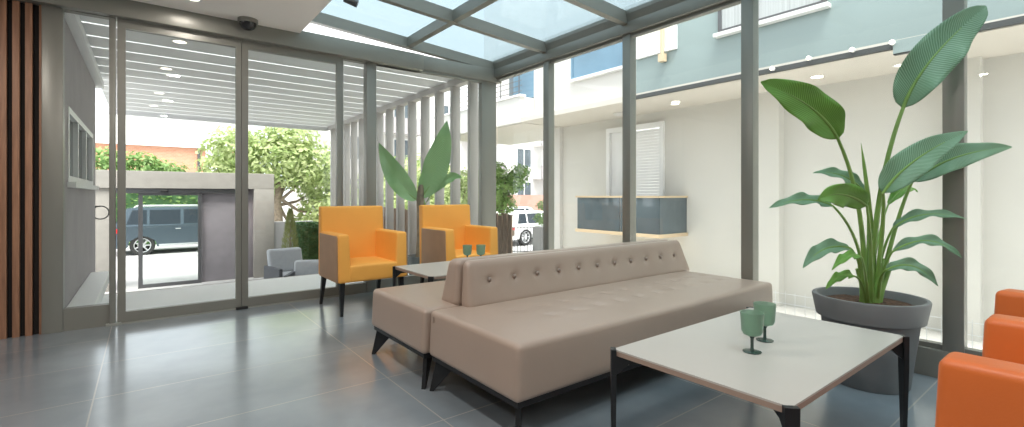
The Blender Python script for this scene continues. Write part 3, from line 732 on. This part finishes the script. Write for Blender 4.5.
# ---- cars
def car(name, label, loc, rz, body, roof_h=1.68, L=4.7, rails=True):
    t = thing(name, label, 'car', loc, rz)
    s = roof_h/1.68; h = L/2; wd = 0.93
    # body sides: profile in x (front = +x), z
    prof = [(-h+.02,.42),(-h,.62),(-h+.04,.98),(-h+.12,1.05),(h-1.35,1.08),(h-.55,1.0),(h-.12,.86),(h-.02,.66),(h,.40),(h-.08,.28)]
    wxs = (-h+0.86, h-0.92)
    low = []
    for wx in (wxs[1], wxs[0]):
        low += [(wx + 0.41*math.cos(a), 0.30 + 0.41*math.sin(a)) for a in [PI*q/8 for q in range(0, 9)]]
    prof = [(p, q*s if q > .7 else q) for p, q in prof] + low + [(-h+.06, .28)]
    bm = bmesh.new(); prism(bm, prof, 'y', -wd, wd)
    bmesh.ops.bevel(bm, geom=[e for e in bm.edges if abs(e.verts[0].co.y-e.verts[1].co.y) < .001 and max(e.verts[0].co.z, e.verts[1].co.z) > .6], offset=0.04, segments=2, affect='EDGES', clamp_overlap=True)
    bd = link('body', bm, body, t, True, 35)
    # cabin: lofted
    zb, zt = 1.04*s, roof_h
    bm = bmesh.new()
    c = [(-h+.10, zb), (-h+.42, zt-.04), (-h+.75, zt), (h-1.95, zt), (h-2.25+.55, zt-.05), (h-1.10, zb)]
    A = [bm.verts.new((p, -wd+.04 - (-.13)*(q-zb)/(zt-zb), q)) for p, q in c]; B = [bm.verts.new((p, wd-.04 - .13*(q-zb)/(zt-zb), q)) for p, q in c]
    bm.faces.new(A[::-1]); bm.faces.new(B)
    for i in range(6): bm.faces.new([A[i], A[(i+1) % 6], B[(i+1) % 6], B[i]])
    link('cabin', bm, body, t, True, 30)
    # side windows
    for sy in (-1, 1):
        ws = [[(-h+.42,.10),(-h+.58,.86),(-h+.98,.86),(-h+.98,.10)], [(-h+1.06,.08),(-h+1.06,.86),(-h+1.95,.86),(-h+1.95,.08)], [(-h+2.05,.08),(-h+2.05,.86),(h-1.98,.86),(h-1.45,.08)]]
        for wpoly in ws:
            bm = bmesh.new()
            def q(p, k, off): return (p, sy*(wd-.04-.13*k + off), zb+(zt-zb)*k)
            A = [bm.verts.new(q(p, k, .008)) for p, k in wpoly]; B = [bm.verts.new(q(p, k, -.02)) for p, k in wpoly]
            bm.faces.new(A); bm.faces.new(B[::-1]); n_ = len(A)
            for i in range(n_): bm.faces.new([A[i], A[(i+1) % n_], B[(i+1) % n_], B[i]])
            link('side_window', bm, M['car_glass'], t)
    bm = bmesh.new()
    hexa(bm, [(h-1.13,-.74,zb+.04),(h-1.13,.74,zb+.04),(h-1.62,.66,zt-.09),(h-1.62,-.66,zt-.09),(h-1.09,-.74,zb+.04),(h-1.09,.74,zb+.04),(h-1.58,.66,zt-.09),(h-1.58,-.66,zt-.09)])
    link('windscreen', bm, M['car_glass'], t)
    bm = bmesh.new()
    hexa(bm, [(-h+.12,-.72,zb+.05),(-h+.12,.72,zb+.05),(-h+.36,.66,zt-.12),(-h+.36,-.66,zt-.12),(-h+.09,-.72,zb+.05),(-h+.09,.72,zb+.05),(-h+.33,.66,zt-.12),(-h+.33,-.66,zt-.12)])
    link('rear_window', bm, M['car_glass'], t)
    for wx in wxs:
        for sy in (-1, 1):
            bm = bmesh.new(); y0, y1 = sy*(wd-.22), sy*(wd+.0)
            lathe(bm, [(.22,y0),(.34,y0),(.36,y0+sy*.03),(.36,y1-sy*.03),(.34,y1),(.25,y1-sy*.005),(.22,y1-sy*.03),(.22,y0)], 32, (wx,0,.36), 'y')
            wh = link('wheel', bm, M['tyre'], t, True)
            bm = bmesh.new(); lathe(bm, [(.225,y1-sy*.09),(.245,y1-sy*.01),(.225,y1-sy*.015),(.215,y1-sy*.05)], 32, (wx,0,.36), 'y')
            lathe(bm, [(0,y1-sy*.02),(.05,y1-sy*.02),(.055,y1-sy*.05),(0,y1-sy*.05)], 16, (wx,0,.36), 'y')
            for k in range(7):
                a = 2*PI*k/7; ca, sa = math.cos(a), math.sin(a)
                pts = []
                for yy in (y1-sy*.05, y1-sy*.018):
                    for rr, hw in ((.04,.028),(.225,.018)):
                        for q_ in (-1, 1): pts.append((wx+ca*rr-sa*hw*q_, yy, .36+sa*rr+ca*hw*q_))
                hexa(bm, [pts[0],pts[1],pts[3],pts[2],pts[4],pts[5],pts[7],pts[6]])
            link('rim', bm, M['alloy'], wh)
    for sy in (-1, 1):
        bm = bmesh.new(); soft(bm, (h-1.72,h-1.55,min(sy*(wd-.03),sy*(wd+.17)),max(sy*(wd-.03),sy*(wd+.17)),zb+.01,zb+.14), .03, (2,2,2)); link('mirror', bm, body, t, True)
        bx('tail_lamp', (-h-.012,-h+.20,min(sy*.66,sy*(wd+.006)),max(sy*.66,sy*(wd+.006)),.80*s,.96*s), M['red'], t, .01)
        bx('headlamp', (h-.42,h-.06,min(sy*.6,sy*(wd+.004)),max(sy*.6,sy*(wd+.004)),.70*s,.84*s), M['alloy'], t, .02)
        bx('sill_trim', (-h+1.32,h-1.38,min(sy*.88,sy*(wd+.012)),max(sy*.88,sy*(wd+.012)),.30,.38), M['alloy'], t, .008)
        for dx in (-h+2.0, -h+2.95): bx('door_handle', (dx-.2,dx-.04,min(sy*.9,sy*(wd+.02)),max(sy*.9,sy*(wd+.02)),.90*s,.93*s), M['alloy'], t, .006)
        if rails:
            bm = bmesh.new(); tube(bm, [(-h+.62,sy*.72,zt-.01),(-h+.72,sy*.72,zt+.05),(h-2.15,sy*.72,zt+.05),(h-2.05,sy*.72,zt-.01)], .016, 8); link('roof_rail', bm, M['alloy'], t, True)
    return t
car('sport_utility_vehicle', 'dark blue-grey estate car parked in the street beyond the gate portal', (1.42, 21.9, -1.02), 0, M['suv'])
car('hatchback_car', 'white car parked in the street, seen beyond the glass corner of the room', (16.2, 20.6, -1.0), math.radians(8), M['car_white'], 1.46, 4.2, False)
car('hatchback_car', 'second white car in front of the other one beyond the glass corner', (13.6, 16.3, -1.0), math.radians(8), M['car_white'], 1.40, 4.2, False)

# ---- trees and shrubs
def leaf_cloud(bm, blobs, n, size, rng):
    tot = sum(b[3]**2 for b in blobs)
    for (cx, cy, cz, r) in blobs:
        for _ in range(int(n*r*r/tot)):
            d = Vector((rng.gauss(0,1), rng.gauss(0,1), rng.gauss(0,1))).normalized()
            rr = r*(0.55 + 0.5*rng.random()); rr *= 1 + 0.22*pnoise(d*2.5 + Vector((cx, cy, cz)))
            p = Vector((cx, cy, cz)) + Vector((d.x*rr, d.y*rr, d.z*rr*0.85))
            nn = (d + Vector((rng.uniform(-.8,.8), rng.uniform(-.8,.8), rng.uniform(-.2,1.0)))).normalized()
            u, v = frame_of(nn); a = rng.random()*6.28; u2 = u*math.cos(a)+v*math.sin(a); v2 = nn.cross(u2)
            s = size*(0.6+0.8*rng.random())
            vs = [bm.verts.new(p+u2*s), bm.verts.new(p+v2*s*.42+nn*s*.1), bm.verts.new(p-u2*s), bm.verts.new(p-v2*s*.42+nn*s*.1)]
            bm.faces.new(vs)
def quick(name, bm, m, parent):
    me = bpy.data.meshes.new(name); bm.to_mesh(me); bm.free(); me.materials.append(m)
    o = bpy.data.objects.new(name, me); C.objects.link(o); o.parent = parent; return o
def tree(name, label, loc, trunk_h, blobs, n, size, m='foliage', tr=0.14, seed=1, cat='tree', group=None):
    t = thing(name, label, cat, loc, 0, group); rng = random.Random(seed)
    bm = bmesh.new(); leaf_cloud(bm, blobs, n, size, rng); quick('foliage', bm, M[m], t)
    if trunk_h:
        bm = bmesh.new(); tube(bm, [(0,0,0),(0.05,0.02,trunk_h*.5),(0.0,0.05,trunk_h),(0.1,0,trunk_h*1.4)], [tr*1.2,tr,tr*.85,tr*.6], 10)
        for b in blobs:
            e = Vector((b[0], b[1], b[2])); st = Vector((0.0, 0.05, trunk_h*(0.8+rng.random()*.3)))
            tube(bm, [st, (st+e)/2 + Vector((rng.uniform(-.2,.2), 0, -.2)), e], [tr*.5, tr*.3, tr*.1], 7)
        link('trunk', bm, M['bark'], t, True)
    return t
tree('street_tree', 'large leafy tree behind the courtyard chairs, beyond the gate portal', (3.7, 18.3, -1.0), 1.9,
     [(0,0,3.3,1.25),(-1.2,0.2,3.6,1.05),(0.9,-0.2,3.2,1.1),(1.6,0.3,2.4,0.95),(-1.7,0.1,2.9,0.75),(0.4,0,4.1,0.95),(1.4,0,1.4,.8),(0.9,.3,0.9,.6)], 9000, 0.105, 'foliage', 0.15, 3)
tree('leafy_bush', 'bushy green shrub left of the brick house, seen through the left sliding door', (-0.25, 27.5, -1.0), 1.6,
     [(0,0,3.1,1.15),(1.0,0.2,3.0,0.95),(-1.2,0,3.3,1.0),(0.5,0,2.2,1.0),(-.9,0,2.2,.9)], 5000, 0.13, 'foliage_dark', 0.13, 5)
tree('street_tree', 'leafy tree standing behind the pergola fin posts', (8.3, 17.2, -1.0), 2.0,
     [(0,0,2.6,1.3),(-1.3,0,2.2,1.1),(1.2,.4,2.6,1.2),(2.4,.2,2.2,1.1),(-2.4,0,1.6,1.0),(0,0,1.2,1.1),(1.6,0,1.2,1.0)], 7500, 0.12, 'foliage', 0.14, 8)
tree('street_tree', 'slim young tree just beyond the glass corner, in front of the white cars', (8.0, 10.75, -1.0), 1.8,
     [(-.05,0,2.35,.42),(.28,-.1,2.5,.40),(-.3,0,1.95,.38),(.05,0,1.85,.36),(.5,-.15,2.75,.3),(-.35,0,2.75,.4),(-.15,.1,1.3,.28)], 2600, 0.065, 'foliage_dark', 0.045, 11)
tree('leafy_bush', 'low green shrub at the foot of the white apartment block, behind the fin posts', (5.4, 13.6, -1.0), 0,
     [(0,0,.6,.7),(-1.0,.3,.5,.6),(.9,-.3,.6,.7),(.3,0,1.3,.6),(1.6,-1.2,.7,.7)], 2600, 0.09, 'foliage_dark', seed=14, cat='shrub')
tree('street_tree', 'bushy green tree directly behind the nearest fin posts, left of the glass corner', (6.9, 11.9, -1.0), 1.2,
     [(0,0,1.9,.8),(-.7,.3,1.7,.75),(.7,-.2,1.6,.6),(-1.3,.6,1.5,.7),(0,0,1.0,.8),(.5,-.3,2.5,.45),(-.6,.4,2.5,.6)], 4200, 0.08, 'foliage', 0.09, 41)
# clipped hedge
def hedge(name, label, b, n, size, m, seed, cat='hedge'):
    ctr = ((b[0]+b[1])/2, (b[2]+b[3])/2, b[4]); t = thing(name, label, cat, ctr); rng = random.Random(seed)
    bm = bmesh.new()
    for _ in range(n):
        f = rng.randrange(5); x = rng.uniform(b[0], b[1]); y = rng.uniform(b[2], b[3]); z = rng.uniform(b[4], b[5])
        if f == 0: y = b[2]
        elif f == 1: y = b[3]
        elif f == 2: x = b[0]
        elif f == 3: x = b[1]
        else: z = b[5]
        p = Vector((x-ctr[0], y-ctr[1], z-ctr[2])) + Vector((rng.uniform(-.04,.04), rng.uniform(-.04,.04), rng.uniform(-.04,.04)))
        nn = Vector((rng.gauss(0,1), rng.gauss(0,1), rng.gauss(0,1)+.4)).normalized(); u, v = frame_of(nn); s = size*(.6+.8*rng.random())
        bm.faces.new([bm.verts.new(p+u*s), bm.verts.new(p+v*s*.4), bm.verts.new(p-u*s), bm.verts.new(p-v*s*.4)])
    quick('foliage', bm, M[m], t)
    bm = bmesh.new(); box(bm, b[0]-ctr[0]+.04, b[1]-ctr[0]-.04, b[2]-ctr[1]+.04, b[3]-ctr[1]-.04, 0, b[5]-b[4]-.05); quick('core', bm, M['hedge'], t)
hedge('clipped_hedge', 'dense dark green clipped hedge behind the courtyard chairs', (3.06, 3.58, 11.9, 13.2, -1.0, 0.36), 5500, 0.035, 'hedge', 21)
hedge('clipped_hedge', 'long green hedge across the street, above the parked blue-grey car', (-6.0, 5.0, 25.2, 26.2, -1.0, 1.35), 7000, 0.10, 'foliage_dark', 23)
t = thing('conifer_shrub', 'slender yellow-green conifer beside the courtyard chairs', 'shrub', (2.72, 12.1, -1.0)); rng = random.Random(4); bm = bmesh.new()
for _ in range(2200):
    z = rng.random()**.8*1.65+.1; r = .27*(1-(z/1.85)**1.5)*(.5+.5*rng.random()); a = rng.random()*6.28
    p = Vector((r*math.cos(a), r*math.sin(a), z)); dd = Vector((math.cos(a)*.5, math.sin(a)*.5, 1)).normalized(); u = dd.cross(Vector((rng.random(), rng.random(), .3))).normalized(); s = .05
    bm.faces.new([bm.verts.new(p-u*.008), bm.verts.new(p+u*.008), bm.verts.new(p+dd*s*1.6)])
quick('foliage', bm, M['conifer'], t)
bm = bmesh.new(); tube(bm, [(0,0,0),(0,0,1.4)], [.03,.01], 8); link('trunk', bm, M['bark'], t, True)

# courtyard lounge chairs, wall
def lounge(label, loc, rz, bh=0.94):
    t = thing('lounge_chair', label, 'chair', loc, rz)
    boxes('frame', [(-.38,.38,-.38,.36,.12,.30),(-.40,-.33,-.38,.38,.0,.60),(.33,.40,-.38,.38,.0,.60),(-.33,.33,.32,.38,.30,bh-.22)], M['wicker'], t, .01)
    bm = bmesh.new(); soft(bm, (-.32,.32,-.38,.24,.30,.46), .05, (6,6,2)); link('seat_cushion', bm, M['cushion'], t, True)
    def lean(p): return (p[0], p[1]+.25*(p[2]-.44), p[2])
    bm = bmesh.new(); soft(bm, (-.36,.36,.12,.27,.44,bh), .06, (6,2,6), lean); link('back_cushion', bm, M['cushion'], t, True)
lounge('grey cushioned wicker lounge chair in the courtyard, next to the conifer', (2.46, 10.9, -1.0), 0.2)
lounge('lower grey cushioned lounge chair in the courtyard, in front of the hedge', (2.56, 9.72, -1.0), -0.45, 0.80)
t = tag(boxes('boundary_wall', [(2.64, 3.62, 13.5, 13.7, -1.0, 0.40)], M['concrete'], None, 0.005), 'low grey concrete wall joining the gate portal behind the conifer', 'wall')
# low timber fence inside the fins
t = thing('timber_fence', 'low brown timber fence outside the window, behind the amber armchairs', 'fence', (4.1, 7.4, -0.6))
for k in range(44):
    y = -2.1 + k*0.115
    bx('board', (-0.012, 0.012, y, y+0.085, 0.0, 1.42+0.02*math.sin(k*2.3)), M['wood_fence'], t)
bx('rail', (0.012, 0.05, -2.1, 2.95, 1.12, 1.20), M['wood_fence'], t); bx('rail', (0.012, 0.05, -2.1, 2.95, 0.35, 0.43), M['wood_fence'], t)

# banana plant on the terrace
BX, BY = 2.93, 5.78
t = thing('banana_plant', 'banana plant with arching leaves outside the window, between the amber armchairs', 'plant', (BX, BY, -0.012)); rng = random.Random(2)
bm = bmesh.new(); lathe(bm, [(0,0),(.15,0),(.19,.28),(.20,.30),(.175,.30),(.16,.26),(0,.26)], 28); link('pot', bm, M['pot'], t, True)
bm = bmesh.new(); tube(bm, [(0,0,.26),(.01,0,.7),(-.01,0,1.05),(0,0,1.25)], [.075,.062,.055,.04], 14)
link('trunk', bm, M['bark'], t, True)
for (ka, pa, ma, ta, wd) in [((424,205),(421,198),(440,172),(447,121),.17), ((420,205),(417,200),(398,186),(379,143),.14), ((425,205),(430,196),(448,172),(462,178),.07)]:
    q = lambda uv, d=6.35: W3(uv[0], uv[1], d) - Vector((BX, BY, -0.012))
    bm = bmesh.new(); blade(bm, q(pa), q(ma), q(ta, 6.2), wd, (-F + Vector((0,0,.3))).normalized(), .25, wave=.02, peak=.5)
    me = bpy.data.meshes.new('leaf'); bm.to_mesh(me); bm.free(); me.materials.append(M['leaf_banana'])
    lf = bpy.data.objects.new('leaf', me); C.objects.link(lf); lf.parent = t
    for p in me.polygons: p.use_smooth = True
    bm = bmesh.new(); tube(bm, [(0,0,1.15), q(ka), q(pa), q(ma)], [.022,.016,.011,.005], 8); link('stalk', bm, M['stalk'], lf, True)

# brick house beyond the street
t = thing('brick_house', 'orange brick house with a white upper band, far behind the gate portal', 'building', (1.2, 42, -1.0)); O = Vector(t.location)
bx('brick_wall', rel((-7, 6.3, 40, 48, -1.0, 4.4), O), M['brick'], t)
bx('upper_wall', rel((-7.2, 6.5, 39.8, 48, 4.4, 7.0), O), M['rooftile'], t)
bm = bmesh.new(); tube(bm, [(3.0-O.x, 39.9-O.y, 0), (3.0-O.x, 39.9-O.y, 5.4)], .09, 8); link('drain_pipe', bm, M['dark_frame'], t)
bx('white_pier', rel((3.4, 4.5, 39.7, 39.99, -1.0, 4.4), O), M['rooftile'], t)

# white apartment block beyond the fins
t = thing('apartment_block', 'white apartment block with balconies, far behind the fin posts and trees', 'building', (20, 32, -1.0)); O = Vector(t.location)
bx('wall', rel((8.6, 42, 30, 38, -1.0, 8.2), O), M['cream_white'], t)
for fl in range(3):
    z = 0.6 + fl*2.7
    for k in range(9):
        x = 9.6 + k*3.5
        w_ = boxes('window', [rel(b, O) for b in [(x,x+.08,29.9,30.0,z,z+1.6),(x+1.52,x+1.6,29.9,30.0,z,z+1.6),(x+.08,x+1.52,29.9,30.0,z,z+.08),(x+.08,x+1.52,29.9,30.0,z+1.52,z+1.6),(x+.76,x+.84,29.9,30.0,z+.08,z+1.52)]], M['white'], t)
        bx('pane', rel((x+.08,x+1.52,29.95,29.99,z+.08,z+1.52), O), M['dark_glass'], w_)
    for k in range(4):
        x = 11.4 + k*7
        b_ = bx('balcony', rel((x, x+3.4, 28.9, 30.0, z-0.9, z-0.7), O), M['cream_white'], t)
        bx('parapet', rel((x, x+3.4, 28.85, 28.95, z-0.9, z+0.15), O), M['grey_render'], b_)
t = tag(bx('garden_wall', (13.5, 30, 25.5, 25.8, -1.0, 1.1), mat('terracotta render', (.52, .28, .22), .9, 0, .15, 2)), 'low reddish brown wall across the street behind the white cars', 'wall')

# ================================================================== CREAM BUILDING, RIGHT
t = thing('neighbouring_building', 'cream neighbouring building with overhanging upper floor beyond the long glass wall', 'building', (7.8, 3, -0.6)); O = Vector(t.location)
boxes('facade', [rel(b, O) for b in [(7.8,8.1,-8,5.34,-.6,2.70),(7.8,8.1,6.74,8.46,-.6,2.70),(7.8,8.1,5.34,6.74,2.50,2.70),(7.8,8.1,5.34,6.74,-.6,.42),(8.1,12,8.36,8.46,-.6,2.70)]], M['cream'], t)
bx('soffit', rel((6.515,9.2,-8,8.12,2.70,2.80), O), M['soffit'], t)
bx('soffit', rel((6.62,9.2,8.13,12,2.69,2.79), O), M['soffit'], t)
bx('pilaster', rel((7.62,7.8,3.22,3.62,-.6,2.70), O), M['cream'], t)
bx('pilaster', rel((7.62,7.8,1.02,1.32,-.6,2.70), O), M['cream'], t)
bx('pilaster', rel((7.70,7.8,8.12,8.46,-.6,2.70), O), M['cream_white'], t)
up = bx('upper_floor', rel((6.52,6.9,-8,5.02,2.76,7.0), O), M['teal'], t); up['label'] = 'pale teal clad upper floor'
bx('edge_strip', rel((6.47,6.53,1.56,5.02,2.70,2.76), O), M['dark_strip'], t)
bx('edge_strip', rel((6.47,6.53,0.95,1.55,2.63,2.69), O), M['dark_strip'], t)
bx('edge_strip', rel((6.47,6.53,-8,0.94,2.71,2.77), O), M['dark_strip'], t)
bx('fascia', rel((6.455,6.468,0.95,1.55,2.64,2.78), O), M['teal'], t)
wv = bx('white_volume', rel((6.92,9.2,5.02,8.14,2.74,7.0), O), M['cream_white'], t); 
# windows of the teal floor
def win(x, y0, y1, z0, z1, frame, fillm, name='window', sill=True):
    w_ = boxes(name, [rel(b, O) for b in [(x-.03,x+.02,y0,y0+.05,z0,z1),(x-.03,x+.02,y1-.05,y1,z0,z1),(x-.03,x+.02,y0+.05,y1-.05,z0,z0+.05),(x-.03,x+.02,y0+.05,y1-.05,z1-.05,z1)]], frame, t)
    bx('pane', rel((x-.012,x+.01,y0+.05,y1-.05,z0+.05,z1-.05), O), fillm, w_)
    if sill: bx('sill', rel((x-.09,x+.02,y0-.04,y1+.04,z0-.05,z0), O), M['white'], w_)
    return w_
win(6.50, 4.24, 5.00, 3.36, 4.7, M['white'], M['cream_blind'], sill=False)
win(6.50, 2.20, 3.56, 3.40, 4.7, M['dark_frame'], M['grey_blind'])
bm = bmesh.new(); tube(bm, [(6.44-O.x, 4.46-O.y, 3.28-O.z), (6.44-O.x, 4.46-O.y, 4.9-O.z)], .028, 10); pp = link('downpipe', bm, M['wood_rail'], t, True)
bx('pipe_clamp', rel((6.40,6.49,4.41,4.51,3.20,3.32), O), M['wood_rail'], pp)
win(6.90, 5.15, 6.92, 3.44, 4.45, M['blue_glass'], M['blue_glass'])
# upper balcony at the far end
bl = boxes('upper_balcony', [rel(b, O) for b in [(6.50,6.60,8.12,12,2.70,3.27),(6.60,6.90,8.12,8.22,2.70,3.27)]], M['cream_white'], t)
bx('coping', rel((6.46,6.64,8.08,12,3.27,3.31), O), M['white'], bl)
bx('rear_wall', rel((8.2,8.5,8.14,12,2.79,7), O), M['cream_white'], t)
bx('glazed_door', rel((8.1,8.2,8.6,10.6,2.79,4.9), O), M['dark_glass'], t)
bx('balcony_screen', rel((6.93,6.97,8.15,8.9,3.31,4.3), O), M['blue_glass'], t)
bm = bmesh.new()
for k in range(5): tube(bm, [(6.7-O.x,8.3-O.y,3.45+.12*k-O.z),(6.7-O.x,11.0-O.y,3.45+.12*k-O.z)], .008, 6)
for y in (8.4,9.1,9.8,10.5): tube(bm, [(6.7-O.x,y-O.y,3.31-O.z),(6.7-O.x,y-O.y,3.95-O.z)], .012, 6)
link('railing', bm, M['dark_frame'], bl)
# shuttered door
sh = boxes('shutter_door', [rel(b, O) for b in [(7.74,7.84,5.34,5.42,.42,2.50),(7.74,7.84,6.66,6.74,.42,2.50),(7.74,7.84,5.42,6.66,2.40,2.50),(7.76,7.84,6.26,6.34,.42,2.40)]], M['white'], t)
bm = bmesh.new()
for k in range(34): 
    z = .45+k*.057
    hexa(bm, [(7.80-O.x,5.42-O.y,z-O.z),(7.83-O.x,5.42-O.y,z-O.z),(7.83-O.x,6.26-O.y,z-O.z),(7.80-O.x,6.26-O.y,z-O.z),(7.81-O.x,5.42-O.y,z+.052-O.z),(7.84-O.x,5.42-O.y,z+.052-O.z),(7.84-O.x,6.26-O.y,z+.052-O.z),(7.81-O.x,6.26-O.y,z+.052-O.z)])
link('shutter', bm, M['white'], sh)
bx('door_leaf', rel((7.81,7.84,6.34,6.66,.42,2.40), O), M['white'], sh)
# glazed lower balcony
lb = bx('lower_balcony', rel((6.92,7.79,4.85,6.84,.36,.42), O), M['wood_rail'], t)
bx('glass_panel', rel((6.94,6.955,4.88,5.70,.42,1.05), O), M['balcony_glass'], lb)
bx('glass_panel', rel((6.94,6.955,5.72,6.80,.42,1.05), O), M['balcony_glass'], lb)
bx('glass_panel', rel((6.96,7.78,4.87,4.885,.42,1.05), O), M['balcony_glass'], lb)
bx('glass_panel', rel((6.96,7.78,6.80,6.815,.42,1.05), O), M['balcony_glass'], lb)
boxes('handrail', [rel(b, O) for b in [(6.92,6.98,4.85,6.84,1.05,1.085),(6.98,7.79,4.85,4.91,1.05,1.085),(6.98,7.79,6.78,6.84,1.05,1.085)]], M['wood_rail'], lb)

for i, (y, z) in enumerate([(2.80,2.72),(2.37,2.755),(1.92,2.75),(1.55,2.74),(1.19,2.745)]):
    nm = ['leftmost of the five, behind the left leaf tip', 'second from the left of the five', 'middle one of the five', 'fourth from the left of the five', 'rightmost of the five, beside the tall leaf'][i]
    d = thing('wall_lamp', 'round lit lamp under the teal floor, ' + nm, 'lamp', (6.465, y, z+.02), 0, 'lamps along the slab edge')
    bm = bmesh.new(); lathe(bm, [(0,-.0),(.026,-.0),(.026,-.05),(0,-.05)], 16, axis='x'); link('lamp_body', bm, M['white'], d, True)
    bm = bmesh.new(); lathe(bm, [(0,-.075),(.016,-.070),(.025,-.052),(.025,-.05),(0,-.05)], 16, axis='x'); link('lens', bm, M['lens_out'], d, True)
for (x, y, lb_) in [(7.37,4.84,'round lit downlight in the soffit above the shuttered door'), (7.36,1.69,'round lit downlight in the soffit behind the tall leaf of the potted plant')]:
    downlight(x, y, 2.70, lb_, None, 'lens_out', .075)
t_ = tag(bmesh and thing('soffit_lamp', 'unlit round cream lamp under the overhang beyond the middle mullion', 'lamp', (7.30, 6.05, 2.70)))
bm = bmesh.new(); lathe(bm, [(0,0),(.10,0),(.10,-.03),(.07,-.045),(0,-.05)], 24); link('diffuser', bm, M['cream_white'], t_, True)
# white wire mesh guard in the yard
t = thing('wire_mesh_fence', 'low white wire mesh fence outside along the long glass wall', 'fence', (4.2, 0.5, -0.6)); bm = bmesh.new()
for k in range(64):
    y = -2.6 + k*0.075; tube(bm, [(0, y, 0.0), (0, y, 0.90)], 0.0018, 5)
for z in (.15,.35,.55,.70,.80,.88): tube(bm, [(0,-2.6,z),(0,2.13,z)], 0.0022, 5)
link('mesh', bm, M['wire'], t)
# railing and pillar by the street
t = thing('iron_railing', 'dark iron railing in front of the white cars', 'railing', (8.25, 10.45, -0.6))
rd = Vector((0.74, -0.57, 0)).normalized(); bm = bmesh.new()
for z in (0.12, 0.78): tube(bm, [rd*-.75+Vector((0,0,z)), rd*.5+Vector((0,0,z))], .012, 6)
link('rail', bm, M['dark_frame'], t); 
for k in range(14):
    bm = bmesh.new(); p = rd*(-.73+k*.094); tube(bm, [p, p+Vector((0,0,.82))], .008, 6); link('bar', bm, M['dark_frame'], t)
tag(bx('gate_pillar', (8.55, 8.85, 9.75, 10.12, -0.6, 0.22), M['concrete'], None, .01), 'squat grey concrete pillar at the end of the iron railing', 'pillar')
tree('conifer_shrub', 'brown-leaved upright shrub beside the cream building corner', (9.3, 10.6, -1.0), 0, [(0,0,1.0,.24),(0,0,1.4,.22),(0.02,0,1.8,.17),(0,0,.6,.25)], 1400, .04, 'foliage_dark', seed=31, cat='shrub')
